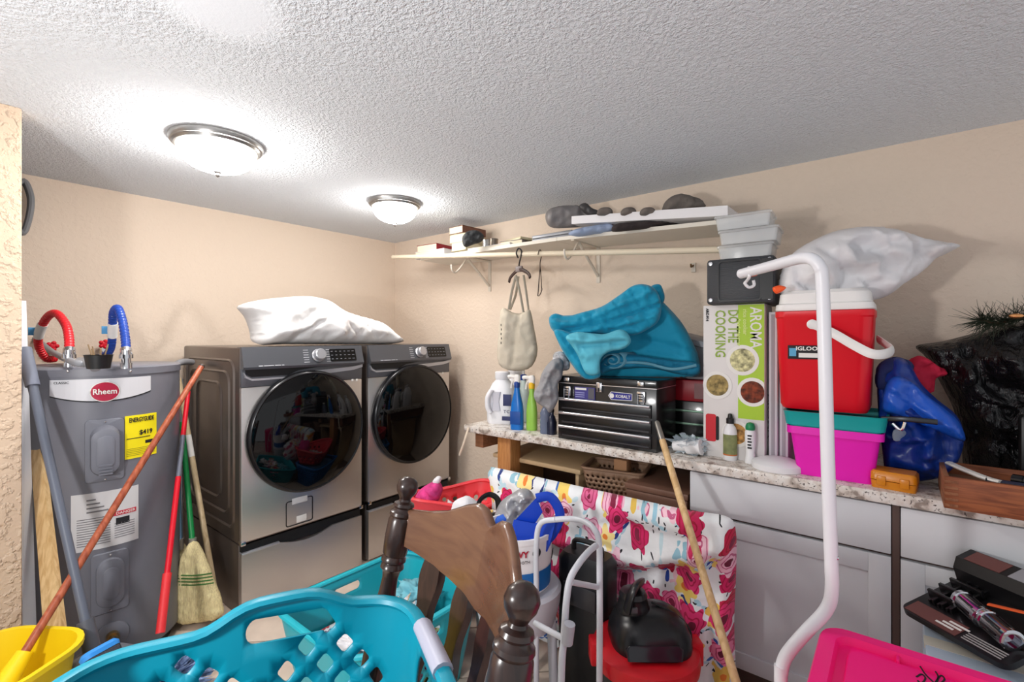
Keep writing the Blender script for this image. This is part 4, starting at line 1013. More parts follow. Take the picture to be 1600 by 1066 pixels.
# clear bag with white cups
q = PZ(1072, 712, CT)
cb = thing('clear_bag', 'crumpled clear plastic bag with white cup beside the AROMA box', 'bag', (q.x, q.y+.04, CT))
FILM = mat('clear_film', (200, 215, 225), .12, alpha=.35, bump=.6, bscale=40)
B().merge(lump_bm((.17, .11, .10), 21, 4, .55, 3)).obj('film', FILM, cb)
for x, s in ((.025, 1), (-.03, .8)): B().lathe([(.026*s, -.03), (.03*s, .025), (.033*s, .027), (.033*s, .032), (.0, .033)], 22, T(x, -.02, .034) @ R('Y', 80)).obj('cup', WHITE_PL, cb)
# rice-cooker carton
AX0, AX1, AY, AZ1 = -.648, -.413, 2.10, 1.523
ab = thing('carton_box', 'tall white and green AROMA cooker carton standing on the counter', 'box', ((AX0+AX1)/2, AY+.07, CT))
CARD = mat('carton_white', (222, 218, 216), .5); GRN = mat('carton_green', (164, 200, 40), .5)
ctn = B().bx(AX0, AX1, AY, AY+.14, CT, AZ1, .002).obj('carton', CARD, ab, world=True)
fA = lambda px, py: PY(px, py, AY)
gz = (1156-1098)/(1197-1098); gx = AX0+gz*(AX1-AX0)
B().bx(gx, AX1-.001, AY-.001, AY+.005, 1.06, AZ1-.002).obj('green_panel', GRN, ab, world=True, smooth=False)
B().bx(AX1-.004, AX1+.001, AY+.002, AY+.138, 1.06, AZ1-.01).obj('side_print', mat('carton_side', (206, 200, 200), .5), ab, world=True, smooth=False)
def vt(x, z, s, body, m, **k):
    text('lettering', body, s, m, ab, frame(V(x, AY-.0022, z), V(0, 0, -1), V(1, 0, 0), V(0, -1, 0)), align='LEFT', bold=.0008, **k)
WID = AX1-AX0
vt(AX0+WID*.86, AZ1-.012, .060, 'AROMA', PAPER, sx=.78); vt(AX0+WID*.50, AZ1-.02, .056, 'DO THE', mat('letter_olive', (140, 170, 60), .6), sx=.66); vt(AX0+WID*.285, AZ1-.02, .056, 'COOKING', mat('letter_olive', (140, 170, 60), .6), sx=.74)
vt(AX0+WID*.70, AZ1-.02, .022, 'rice cooker', mat('letter_pale', (206, 224, 130), .6)); vt(AX0+WID*.6, AZ1-.06, .02, 'food steamer', mat('letter_pale', (206, 224, 130), .6))
vt(AX0+WID*.07, AZ1-.012, .014, 'ARC-914', INK)
FOOD = [mat('food_%d' % k, c, .7, var=.7, vscale=60, bump=.5, bscale=80) for k, c in enumerate(((190, 186, 140), (150, 130, 80), (120, 50, 24), (176, 130, 70)))]
for px, py, r, f in ((1160, 563, .062, 0), (1121, 602, .058, 1), (1177, 613, .058, 2), (1150, 678, .055, 3)):
    q = fA(px, py); mm = frame(V(min(q.x, AX1-r*.75), AY-.0012, q.z), V(1, 0, 0), V(0, 0, 1), V(0, -1, 0))
    bw = B().prism([(min(r*math.cos(2*math.pi*k/32), AX1-.001-mm.translation.x), r*math.sin(2*math.pi*k/32)) for k in range(32)], .001, mm).obj('printed_bowl', PAPER, ab, world=True, smooth=False)
    B().prism([(min(.76*r*math.cos(2*math.pi*k/32), AX1-.001-mm.translation.x), .76*r*math.sin(2*math.pi*k/32)) for k in range(32)], .0017, mm).obj('printed_food', FOOD[f], bw, world=True, smooth=False)
q = fA(1111, 668); mm = frame(V(q.x, AY-.0012, q.z), V(1, 0, 0), V(0, 0, 1), V(0, -1, 0))
pc = B().prism(rrect(.042, .115, .01), .001, mm).obj('printed_cooker', mat('print_red', (196, 24, 40), .5), ab, world=True, smooth=False)
B().prism(rrect(.012, .1, .006, 4, (.026, 0)), .0014, mm).obj('printed_lid', INK, pc, world=True, smooth=False)
text('lettering', 'AROMA', .05, mat('letter_plum', (60, 44, 66), .6), ab, frame(V(AX1+.0015, AY+.07, 1.16), V(0, 0, -1), V(0, 1, 0), V(1, 0, 0)), align='LEFT', bold=.001)
for k, (x0, lab) in enumerate(((-.403, 'slim white flat-pack carton against the AROMA carton'), (-.368, 'slim white flat-pack carton between the carton and the cooler'))):
    t = thing('slim_carton', lab, 'box', (x0+.015, 2.25, CT), group='slim white cartons')
    B().bx(-.0155, .0155, -.125+.015*k, .2, 0, .60-.012*k, .003).obj('board', mat('slim_white', (214, 212, 216), .5), t); B().bx(-.006, .006, -.127+.015*k, -.1, .01, .59-.012*k, .001).obj('edge_groove', mat('slim_grey', (168, 164, 170), .6), t)
# black case on the carton
bc = thing('storage_case', 'black square plastic case with corner screws on the AROMA carton', 'case', (-.505, 2.22, AZ1+.001), math.radians(3))
CASE = mat('case_charcoal', (52, 54, 58), .5, bump=.3, bscale=220, stretch=(.2, .2, 1))
B().bx(-.125, .125, -.16, .15, 0, .185, .012).obj('body', CASE, bc)
o_ = frame(V(0, -.16, .0925), V(1, 0, 0), V(0, 0, 1), V(0, -1, 0))
fr_o, fr_i = rrect(.16, .165, .012, 3), rrect(.15, .155, .01, 3)
B().rings([[o_ @ V(x, y, 0) for x, y in fr_o], [o_ @ V(x, y, .004) for x, y in fr_o], [o_ @ V(x, y, .004) for x, y in fr_i], [o_ @ V(x, y, 0) for x, y in fr_i]], False, False).obj('panel_frame', BLACK_PL, bc)
B().prism(rrect(.04, .16, .004, 2, (.1, 0)), .006, o_).obj('edge_strip', BLACK_PL, bc)
for x in (-.108, .108):
    for z in (.018, .168): B().lathe([(.008, 0), (.008, .004), (.003, .005)], 14, o_ @ T(x, z-.0925, 0)).obj('screw', CHROME, bc)
# clear organiser boxes
CLB = mat('organiser_clear', (236, 240, 242), .12, alpha=.36, spec=.6)
for k, (dz, w_, lab, x_) in enumerate(((.0, .20, 'lowest clear plastic organiser box on the black case', -.49), (.062, .215, 'middle clear plastic organiser box under the shelf end', -.478), (.124, .205, 'topmost clear plastic organiser box under the shelf end', -.498))):
    t = thing('organiser_box', lab, 'box', (x_, 2.17, 1.709+dz), math.radians(3), group='clear organiser boxes')
    B().rings(loft([(w_-.012, .145, .012, 0), (w_, .155, .012, .048), (w_-.006, .149, .01, .048), (w_-.018, .139, .01, .003)])).obj('tray', CLB, t)
    B().rings(loft([(w_+.01, .165, .014, .048), (w_+.01, .165, .014, .056), (w_, .155, .012, .060)])).obj('lid', CLB, t)
    for j in range(3): B().bx(-w_/2+.05*(j+1)-.001, -w_/2+.05*(j+1)+.001, -.068, .068, .004, .046).obj('divider', CLB, t, smooth=False)
    if k == 0: B().rings(loft([(.16, .1, .01, .004), (.15, .09, .01, .03)])).obj('contents', mat('contents_white', (220, 214, 205), .7, var=.3, vscale=40), t)
# bottles in front of the carton
q = PZ(1140, 719, CT)
t = thing('sauce_bottle', 'white bottle with olive label and black cap before the carton', 'bottle', (q.x, q.y+.008, CT))
B().lathe([(.024, 0), (.026, .004), (.026, .115), (.022, .132), (.014, .142), (.012, .15)], 26).obj('body', WHITE_PL, t)
B().lathe([(.0265, .025), (.0265, .105)], 26, cap0=False, cap1=False).obj('label_wrap', mat('label_olive', (130, 136, 90), .6, var=.35, vscale=30), t); B().lathe([(.0268, .02), (.0268, .026)], 26, cap0=False, cap1=False).obj('label_band', mat('band_orange', (190, 110, 60), .6), t)
B().lathe([(.015, .148), (.015, .168), (.01, .172), (.008, .186), (.005, .188)], 18).obj('cap', BLACK_PL, t)
q = PZ(1172, 724, CT)
t = thing('shaker_bottle', 'slim white bottle with round green cap before the carton', 'bottle', (q.x, q.y+.004, CT))
B().lathe([(.02, 0), (.021, .004), (.016, .04), (.017, .06), (.02, .085), (.02, .125), (.016, .132)], 24).obj('body', WHITE_PL, t)
for k in range(5): B().bx(-.006, .009-.002*(k % 2), -.0205, -.017, .06+.012*k, .066+.012*k).obj('print_line', INK, t, smooth=False)
B().lathe([(.016, .131), (.018, .136), (.018, .146), (.013, .158), (.0, .162)], 20).obj('cap', mat('cap_green', (20, 130, 80), .4), t)
q = PZ(1212, 738, CT)
t = thing('white_dome', 'round white plastic dome lid lying beside the pink tub', 'lid', (q.x-.005, q.y+.06, CT))
B().lathe([(.085, 0), (.088, .003), (.088, .022), (.084, .026), (.06, .036), (.03, .041), (0, .043)], 40).obj('dome', WHITE_PL, t)
# pink tub, teal tray, cooler
t = thing('pink_tub', 'magenta plastic tub on the counter under the cooler', 'tub', (-.18, 2.125, CT))
PINK = mat('magenta_plastic', (232, 18, 180), .42)
B().rings(loft([(.225, .2, .02, 0), (.262, .235, .02, .15), (.285, .255, .02, .152), (.285, .255, .02, .178), (.275, .245, .02, .178), (.255, .225, .02, .15), (.215, .19, .02, .004)])).obj('tub', PINK, t)
t = thing('teal_tray', 'translucent teal tray set in the magenta tub', 'tray', (-.18, 2.125, CT+.179))
TRAY = mat('tray_teal', (20, 160, 160), .3)
B().rings(loft([(.265, .235, .02, -.02), (.27, .24, .02, .002), (.29, .26, .025, .004), (.305, .275, .03, .05), (.31, .28, .03, .054), (.295, .265, .03, .054), (.28, .25, .03, .02)])).obj('tray', TRAY, t)
B().lathe([(.05, 0), (.06, .012), (.054, .012), (.046, .003)], 24, T(.07, -.03, .021)).obj('cup_recess', mat('recess_teal', (60, 150, 150), .2), t)
cl = thing('cooler', 'red picnic cooler with white lid and folded handle', 'cooler', (-.216, 2.15, CT+.235))
CRED = mat('cooler_red', (222, 12, 34), .38)
B().rings(loft([(.26, .21, .04, 0), (.275, .225, .045, .015), (.298, .245, .04, .335), (.305, .252, .04, .34), (.305, .252, .04, .36), (.28, .23, .04, .362)], 6)).obj('body', CRED, cl)
CW = mat('cooler_white', (236, 234, 232), .4)
B().rings(loft([(.298, .246, .04, .362), (.304, .25, .04, .366), (.3, .247, .04, .385), (.285, .235, .045, .39), (.28, .23, .05, .425), (.255, .205, .05, .437)], 6)).obj('lid', CW, cl)
B().tube([P(1266, 505, 1.70), P(1300, 520, 1.665), P(1335, 540, 1.61), P(1362, 553, 1.56), P(1383, 553, 1.56), P(1394, 547, 1.60), P(1386, 540, 1.66), P(1372, 530, 1.74)], .0105, 10, 6, flat=(1.5, .6)).obj('handle', CW, cl, world=True)
B().lathe([(.017, 0), (.017, .016), (.012, .019)], 20, T(*P(1270, 507, 1.715)) @ R('X', 90)).obj('handle_pivot', CW, cl, world=True)
lb_ = B().bx(-.105, .025, -.1235, -.113, .185, .235, .001).obj('brand_label', INK, cl)
text('lettering', 'IGLOO', .02, PAPER, lb_, frame(V(-.045, -.1245, .223), V(1, 0, 0), V(0, 0, 1), V(0, -1, 0)), world=False, bold=.0006, sx=1.1)
B().bx(-.1, -.078, -.1245, -.12, .195, .225).obj('label_blue', mat('lbl_cyan', (80, 160, 200), .5), lb_, smooth=False); B().bx(-.07, -.01, -.1245, -.12, .191, .207).obj('label_white', PAPER, lb_, smooth=False); B().bx(0, .02, -.1245, -.12, .191, .212).obj('label_yellow', mat('lbl_yellow', (230, 200, 30), .5), lb_, smooth=False)
# white plastic bag on the cooler
bagm = mat('bag_film_white', (244, 243, 246), .35, alpha=.78, bump=.35, bscale=30)
wbg = thing('plastic_bag', 'stuffed translucent white plastic bag on top of the cooler', 'bag', (-.2, 2.15, CT+.675))
fm = vplane(1330, 420, 1.80, -12)
puff('film', [(1219, 440), (1226, 415), (1240, 395), (1270, 376), (1310, 360), (1360, 354), (1400, 360), (1440, 372), (1470, 379), (1496, 385), (1480, 396), (1455, 408), (1435, 428), (1405, 448), (1378, 466), (1330, 472), (1285, 470), (1240, 465), (1222, 458)], fm, .10, .12, .10, bagm, wbg, nz=(14, .02), step=.010, seed=31, fc=(.045, .045), folds=[([(1300, 385), (1340, 400), (1390, 380)], .015, -.015), ([(1430, 375), (1400, 420), (1380, 460)], .01, -.012), ([(1455, 380), (1430, 410)], .008, .012), ([(1250, 400), (1240, 450)], .01, -.015), ([(1480, 386), (1420, 395)], .006, .012), ([(1330, 440), (1380, 430)], .01, .01)])
puff('contents', [(1330, 375), (1365, 366), (1392, 380), (1385, 405), (1350, 415), (1325, 400)], vplane(1350, 400, 1.80, -12), .06, .06, .05, mat('plaid_grey', (120, 118, 122), .9, var=.5, vscale=30), wbg, step=.012)
meta(puff('orange_tag', [(1207, 450), (1218, 446), (1228, 449), (1222, 456), (1212, 459)], vplane(1217, 452, 1.74), .012, .008, .01, mat('orange_plastic', (255, 96, 40), .4), step=.005), 'small orange plastic tag poking out beside the white bag', 'tag')
# amber case
q = PZ(1399, 768, CT)
ac_ = thing('amber_case', 'small translucent amber plastic case on the counter', 'case', (q.x-.002, q.y+.05, CT), math.radians(-6))
AMB = mat('amber_plastic', (206, 128, 20), .3, sss=.1)
B().rings(loft([(.115, .085, .012, 0), (.12, .09, .014, .025), (.122, .092, .014, .026)])).obj('base', AMB, ac_); B().rings(loft([(.122, .092, .014, .028), (.12, .09, .014, .05), (.108, .08, .012, .057)])).obj('lid', AMB, ac_)
for x in (-.03, .03): B().bx(x-.012, x+.012, -.051, -.044, .012, .042, .002).obj('clasp', AMB, ac_)
# black clip strip
hg = thing('cable_clamp', 'dark metal clamp with clear wrapper over the tub edge', 'clamp', PY(1400, 660, 2.0))
B().tube([PY(1378, 655, 2.02), PY(1410, 655, 2.0), PY(1465, 660, 2.0)], .007, 8, 5, flat=(1.2, .7)).obj('bar', mat('gunmetal', (60, 62, 66), .35, .8), hg, world=True)
B().tube([PY(1395, 662, 2.0), PY(1408, 672, 1.99), PY(1414, 660, 1.99)], .005, 8, 6).obj('loop', CHROME, hg, world=True)
puff('wrapper', [(1396, 672), (1412, 670), (1424, 682), (1410, 690), (1396, 688)], vplane(1408, 680, 1.62), .006, .006, .01, FILM, hg, step=.006)
# blue bags
BLUEB = mat('blue_bag', (12, 48, 130), .35, bump=.5, bscale=18)
meta(puff('blue_bag', [(1392, 562), (1410, 560), (1425, 575), (1440, 600), (1465, 625), (1495, 650), (1506, 680), (1500, 715), (1480, 742), (1440, 752), (1390, 752), (1378, 700), (1372, 640), (1372, 590)], yplane(2.16), .06, .06, .08, BLUEB, zmin=CT+.002, nz=(10, .03), step=.010, seed=41, fc=(.05, .065), folds=[([(1400, 580), (1420, 610), (1470, 650)], .012, .03), ([(1385, 600), (1400, 640), (1450, 660)], .012, -.035), ([(1420, 640), (1450, 700), (1440, 740)], .014, .03), ([(1470, 660), (1480, 720)], .012, -.03)]), 'crumpled royal blue bag standing behind the amber case', 'bag')
meta(puff('blue_tarp', [(1385, 600), (1402, 588), (1425, 598), (1448, 618), (1478, 640), (1500, 662), (1507, 690), (1470, 676), (1440, 664), (1405, 650), (1378, 640)], yplane(2.085), .03, .03, .035, mat('blue_tarp', (26, 84, 190), .32, bump=.3, bscale=20), step=.009, seed=46, fc=(.045, .03), folds=[([(1395, 605), (1440, 640), (1495, 670)], .008, .015)]), 'lighter blue folded tarp lying over the royal blue bag', 'tarp')
meta(puff('navy_cloth', [(1375, 572), (1395, 558), (1415, 563), (1422, 585), (1412, 605), (1390, 612), (1372, 605)], vplane(1396, 588, 1.70, 10), .04, .03, .04, mat('navy_cloth', (20, 32, 84), .8), nz=(25, .01), step=.007, seed=44, fc=(.03, .022)), 'dark navy cloth bunched beside the cooler', 'cloth')
meta(puff('red_cloth', [(1422, 566), (1434, 556), (1448, 560), (1460, 570), (1474, 576), (1470, 588), (1458, 592), (1456, 612), (1440, 616), (1428, 604), (1420, 585)], vplane(1446, 580, 1.76), .03, .03, .03, mat('crimson_cloth', (190, 24, 60), .8), nz=(30, .008), step=.006, seed=43, fc=(.025, .018)), 'crimson cloth between the blue bag and the black bag', 'cloth')
# black garbage bag
BBAG = mat('black_bag_film', (16, 15, 17), .22, bump=.9, bscale=26, stretch=(1.6, 1.6, .5), bdist=.02)
meta(puff('garbage_bag', [(1431, 541), (1470, 534), (1510, 524), (1540, 515), (1580, 505), (1640, 500), (1720, 520), (1760, 600), (1750, 700), (1640, 740), (1560, 745), (1510, 742), (1502, 690), (1490, 640), (1470, 600), (1448, 560)], yplane(2.42), .12, .1, .12, BBAG, zmin=CT+.002, nz=(11, .05), step=.012, seed=51, wr=(120, .006, 30), fc=(.045, .035)), 'glossy black garbage bag slumped at the right end of the counter', 'bag')
rk = thing('black_rack', 'black slatted rack with pale bars behind the drawer box', 'rack', (.42, 2.2, CT))
B().bx(-.12, .3, .0, .05, 0, .25, .01).obj('frame', BLACK_PL, rk)
for k in range(3): B().bx(-.10, .28, -.012, .0, .045+.07*k, .06+.07*k, .002).obj('bar', mat('bar_pale', (190, 180, 176), .5), rk)
# pine garland
pb = thing('pine_garland', 'dark artificial pine branch above the black garbage bag', 'garland', P(1590, 500, 1.65))
st0 = [P(1650, 500, 1.62), P(1600, 497, 1.64), P(1560, 505, 1.66), P(1530, 500, 1.68)]
pts = crom(st0, 8); B().tube(pts, .004, 6).obj('stem', mat('twig_brown', (70, 52, 36), .9), pb, world=True)
b = B(); rnd = random.Random(4)
for i in range(420):
    p = pts[rnd.randrange(len(pts)-1)]; d_ = Vector((rnd.gauss(0, 1), rnd.gauss(0, 1), rnd.gauss(.1, 1))).normalized(); L_ = rnd.uniform(.035, .095)
    d_ = (d_+(pts[-1]-pts[0]).normalized()*.5).normalized(); s_ = d_.orthogonal()*.0012; s2 = d_.cross(s_)
    b.rings([[p+s_, p-s_*.5+s2*.9, p-s_*.5-s2*.9], [p+d_*L_+s_*.2, p+d_*L_-s_*.1+s2*.2, p+d_*L_-s_*.1-s2*.2]])
nd = b.obj('needles', mat('needle_green', (30, 40, 22), .7), pb, world=True); nd['kind'] = 'stuff'
B().ball(P(1588, 494, 1.6), .012, 2, (1.6, 1, .7)).obj('gold_ball', mat('gold_ball', (240, 170, 110), .25, .8), pb, world=True)
# wooden drawer with odds and ends
wd = thing('drawer_box', 'old brown wooden drawer box overhanging the counter edge', 'drawer', (.325, 2.02, CT+.001))
DW = wood('drawer_wood', (150, 86, 50), (112, 58, 32), axis=(1.5, 10, 14), rough=.6)
DWL = wood('drawer_side_wood', (158, 104, 70), (124, 76, 50), axis=(10, 1.5, 14), rough=.65)
x0, x1, y0, y1 = -.222, .24, -.135, .13
B().bx(x0, x1, y0, y0+.014, 0, .092, .002).obj('front_board', DW, wd); B().bx(x0, x1, y1-.012, y1, 0, .086, .002).obj('back_board', DW, wd)
B().bx(x0-.001, x0+.012, y0+.001, y1, 0, .09, .002).obj('side_board', DWL, wd); B().bx(x1-.012, x1, y0+.014, y1-.012, 0, .088, .002).obj('side_board', DWL, wd); B().bx(x0+.012, x1-.012, y0+.014, y1-.012, .002, .01).obj('bottom_board', DWL, wd, smooth=False)
for k in range(5): B().bx(x0+.001, x0+.03, y0-.001, y0+.003, .006+.017*k, .014+.017*k, .001).obj('dovetail', DWL, wd)
B().bx(x0+.012, x1-.012, y0+.014, y1-.012, .01, .05).obj('lining', mat('lining_brown', (120, 84, 58), .8), wd, smooth=False)
def drawerthing(nm, lab, cat, fn): t = thing(nm, lab, cat, (.325, 2.02, CT+.051)); fn(t); return t
def f1(t):
    B().tube([V(-.12, -.07, .028), V(-.06, -.085, .03), V(.0, -.095, .032)], .013, 12, 4).obj('barrel', mat('navy_rubber', (34, 36, 58), .4), t); B().tube([V(-.128, -.068, .028), V(-.115, -.071, .028)], .015, 12).obj('cap', BLACK_PL, t)
drawerthing('pocket_torch', 'small navy torch lying in the wooden drawer, nearest the front', 'torch', f1)
def f2(t):
    B().tube([V(-.06, -.02, .034), V(.0, -.05, .04), V(.06, -.07, .045)], .014, 12, 4).obj('barrel', BLACK_PL, t); B().tube([V(-.066, -.017, .034), V(-.045, -.028, .035)], .017, 12).obj('cap', mat('black_gloss', (18, 18, 22), .15), t)
drawerthing('pocket_torch', 'black torch lying behind the navy one in the wooden drawer', 'torch', f2)
def f3(t):
    m_ = T(.10, -.05, .075) @ R('Y', -58) @ R('Z', 8)
    c_ = B().box((0, 0, 0), (.15, .11, .004), .001, m_).obj('card', PAPER, t); B().box((-.03, 0, .003), (.07, .108, .002), 0, m_).obj('printed_area', mat('print_navy', (40, 44, 64), .6), c_)
drawerthing('paper_card', 'white printed card standing tilted in the wooden drawer', 'card', f3)
def f4(t): B().tube([V(-.20, .06, .045), V(-.17, .0, .042), V(-.13, -.06, .038), V(-.1, -.085, .036)], .010, 8, 6, flat=(.6, 1.2)).obj('wrapper', mat('foil_white', (226, 222, 215), .3, bump=.8, bscale=80), t)
drawerthing('foil_wrapper', 'crumpled pale wrapper along the drawer left side', 'wrapper', f4)

# ------------------------------------------------------------------ wall shelf, rod and what lies on it
sh = thing('wall_shelf', 'long white wall shelf with metal brackets near the ceiling', 'shelf', (-1.6, 2.44, 1.9))
SHW = mat('shelf_white', (228, 222, 210), .5)
def sboard(xa, za, xb, zb, th=.02):
    return B().rings([[V(x, y, z+dz) for y, dz in ((2.29, 0), (2.29, th), (YB-.003, th), (YB-.003, 0))] for x, z in ((xa, za), (xb, zb))])
sboard(-2.70, 1.945, -1.52, 1.94).obj('board', SHW, sh, world=True, smooth=False); sboard(-1.518, 1.94, -.545, 1.9).obj('board', SHW, sh, world=True, smooth=False)
BRK = mat('bracket_white', (214, 204, 190), .4)
for x in (-2.30, -1.42):
    b = B().bx(x-.012, x+.012, YB-.008, YB-.001, 1.72, 1.937); b.tube([V(x, YB-.01, 1.76), V(x, 2.36, 1.935)], .009, 8); b.bx(x-.01, x+.01, 2.30, YB-.005, 1.930, 1.939)
    br_ = b.obj('bracket', BRK, sh, world=True)
    B().tube([V(x, 2.36, 1.93), V(x, 2.30, 1.86), V(x, 2.25, 1.82), V(x, 2.22, 1.835), V(x, 2.215, 1.87)], .006, 8, 5).obj('rod_hook', BRK, br_, world=True)
a, b_ = PY(614, 402, 2.24), PY(1188, 389, 2.29)
rd = meta(B().tube([a, b_], .0155, 16).obj('closet_rod', mat('rod_cream', (226, 212, 188), .5)), 'cream wooden closet rod hanging below the shelf', 'rod')
# end bracket left on wall
q = PY(1083, 418, YB-.012); t = thing('wall_hook', 'broken metal hook stub on the wall below the rod', 'hook', q)
B().bx(-.012, .012, 0, .011, -.025, .025, .002).obj('plate', BRK, t); B().tube([V(0, 0, .01), V(0, -.03, 0), V(.0, -.035, .015)], .005, 8, 4).obj('hook', mat('rust', (120, 90, 60), .6, .5), t)
def book(label, x, y, z, w, d, h, cover, rz=0, grp='books on the shelf'):
    t = thing('book', label, 'book', (x, y, z), math.radians(rz), group=grp)
    B().bx(-w/2+.003, w/2-.003, -d/2+.004, d/2-.003, .003, h-.003).obj('pages', mat('book_pages', (236, 226, 200), .8), t, smooth=False)
    c = B(); c.bx(-w/2, w/2, -d/2, d/2, 0, .003); c.bx(-w/2, w/2, -d/2, d/2, h-.003, h); c.bx(w/2-.003, w/2, -d/2, d/2, 0, h)
    c.obj('cover', cover, t, smooth=False); return t
CRM = mat('cover_cream', (226, 214, 180), .6); RDC = mat('cover_red', (150, 40, 50), .6); WHC = mat('cover_white', (230, 228, 232), .6); GRC = mat('cover_grey', (140, 132, 128), .6)
q = PY(721, 385, 2.36); zs = 1.968
book('lowest book of the cream stack on the shelf', q.x+.01, 2.42, zs+.013, .14, .2, .058, CRM); book('middle book of the cream stack on the shelf', q.x-.005, 2.42, zs+.072, .15, .2, .056, CRM, 2); book('top book of the cream stack, with brown spine', q.x+.0, 2.42, zs+.129, .14, .22, .05, mat('cover_brown', (120, 78, 62), .6), -3)
q = PY(664, 396, 2.36)
book('flat white book at the left end of the shelf', q.x+.09, 2.42, zs-.001, .3, .2, .05, WHC, 2); book('red-backed book lying on the white book at the left end', q.x+.03, 2.43, zs+.050, .2, .17, .052, RDC, 4)
book('thin white folder lying in the middle of the shelf', PY(770, 380, 2.36).x, 2.40, zs-.002, .36, .18, .014, WHC, 1)
q = PY(800, 368, 2.36); book('paperback lying right of the tins on the shelf', q.x, 2.42, 1.962, .16, .17, .035, GRC, 8); book('grey notebook lying on top of the paperback', q.x+.03, 2.43, 1.998, .15, .16, .014, CRM, -12)
q = PY(742, 372, 2.33); meta(puff('black_gloves', [(722, 372), (730, 362), (745, 360), (756, 368), (752, 378), (740, 382), (726, 386)], vplane(740, 372, 3.05), .04, .03, .03, mat('glove_dark', (52, 54, 56), .7, var=.5, vscale=40), nz=(40, .02), step=.01, seed=61), 'bunched dark gloves beside the cream books', 'gloves')
for k, px in enumerate((759, 770)):
    q = PY(px, 375, 2.36); t = thing('tin_can', ['shiny silver tin on the shelf beside the gloves', 'dull tin on the shelf right of the shiny one'][k], 'tin', (q.x, 2.37, 1.966)); B().lathe([(.03, 0), (.03, .004), (.028, .006), (.028, .06), (.03, .062), (.03, .066), (.0, .066)], 24).obj('can', mat(('tin_bright', 'tin_dull')[k], ((190, 190, 190), (150, 140, 128))[k], .3, .8), t)
wpn = thing('furniture_panel', 'thick white shelf panel lying tilted across the shelf', 'panel', (-.95, 2.35, 1.95))
ps = [(PY(893, 350, 2.25), PY(893, 338, 2.25)), (PY(1137, 337, 2.25), PY(1137, 321, 2.25))]
B().rings([[lo, hi, hi+V(0, .23, 0), lo+V(0, .23, 0)] for lo, hi in ps]).obj('panel', mat('panel_white', (236, 234, 236), .45), wpn, world=True, smooth=False)
PLG = mat('bag_grey_film', (128, 124, 124), .4, bump=.6, bscale=30)
meta(puff('grey_bag', [(852, 338), (860, 326), (885, 321), (915, 324), (930, 336), (925, 352), (890, 356), (860, 355)], vplane(890, 340, 2.72), .06, .06, .05, PLG, nz=(18, .02), step=.012, seed=62, wr=(90, .006, 10), fc=(.05, .02)), 'grey plastic bag bundle on the shelf left of the panel', 'bag')
meta(puff('bag_knot', [(905, 322), (915, 317), (925, 325), (935, 330), (928, 338), (914, 334)], vplane(918, 328, 2.62), .02, .02, .02, mat('dark_film', (70, 68, 68), .4), nz=(50, .01), step=.009), 'dark twisted bag end on top of the grey bundle', 'bag')
meta(puff('folded_blanket', [(1036, 322), (1045, 310), (1060, 304), (1085, 310), (1098, 320), (1096, 330), (1040, 334)], vplane(1065, 320, 2.36), .06, .06, .03, mat('taupe_fleece', (112, 104, 98), .95, bump=.6, bscale=60), nz=(22, .02), step=.01, seed=63), 'taupe blanket bundle on the tilted white panel', 'blanket')
for k, px in enumerate((945, 982, 1012)):
    meta(puff('cloth_scrap', [(px-12, 331), (px-6, 325), (px+6, 324), (px+12, 329), (px+10, 336), (px-10, 337)], vplane(px, 330, 2.5-.07*k), .03, .03, .02, mat('taupe_fleece', (112, 104, 98), .95), nz=(40, .012), step=.009, seed=70+k), ['dark cloth scrap nearest the grey bag on the white panel', 'dark cloth scrap in the middle of the white panel', 'dark cloth scrap beside the taupe bundle on the white panel'][k], 'cloth', 'cloth scraps on the panel')
t = thing('grey_box', 'flat grey hinged box on the shelf under the grey bag', 'box', PY(862, 366, 2.4)); q = PY(862, 368, 2.36)
B().bx(q.x-.13, q.x+.15, 2.34, 2.52, 1.958, 1.982, .003).obj('base', mat('box_steel', (150, 152, 158), .4, .3), t, world=True); B().bx(q.x-.13, q.x+.15, 2.34, 2.52, 1.984, 2.003, .003).obj('lid', mat('box_steel', (150, 152, 158), .4, .3), t, world=True)
meta(puff('blue_shirt', [(888, 366), (900, 358), (930, 352), (955, 350), (958, 362), (930, 366), (905, 370)], vplane(925, 360, 2.56), .05, .05, .03, mat('shirt_paleblue', (160, 176, 205), .85), nz=(24, .015), step=.01, seed=80), 'pale blue shirt folded on the shelf under the white panel', 'shirt')
meta(puff('dark_clothes', [(958, 362), (962, 350), (1000, 346), (1060, 341), (1100, 338), (1098, 346), (1040, 354), (990, 360)], vplane(1030, 350, 2.4), .04, .05, .02, mat('clothes_dark', (58, 50, 50), .9), nz=(24, .012), step=.011, seed=81), 'dark folded clothes on the shelf under the white panel', 'clothes')
# hangers and tote
hgx = PY(812, 400, 2.255); zr = a.z+(b_.z-a.z)*((hgx.x-a.x)/(b_.x-a.x))
DH = mat('hanger_brown', (58, 40, 36), .5)
hg = thing('coat_hanger', 'dark brown coat hanger on the rod carrying the tote', 'hanger', (hgx.x, 2.25, zr-.16))
B().tube([V(.0, -.01, .135), V(-.012, -.012, .165), V(.0, -.006, .192), V(.018, .0, .175), V(.012, 0, .14), V(.0, 0, .1), V(.0, 0, .07)], .0045, 8, 6).obj('hook', mat('hook_dark', (40, 36, 36), .4, .5), hg)
for s in (-1, 1): B().tube([V(0, 0, .07), V(s*.05, -.02*s, .055), V(s*.10, -.04*s, .03), V(s*.118, -.05*s, .005)], .009, 8, 6, flat=(1.3, .7)).obj('arm', DH, hg)
B().box((0, 0, .07), (.05, .018, .035), .006).obj('shoulder_block', mat('hanger_grey', (130, 118, 116), .5), hg)
wx = PY(844, 400, 2.26); zr2 = a.z+(b_.z-a.z)*((wx.x-a.x)/(b_.x-a.x))
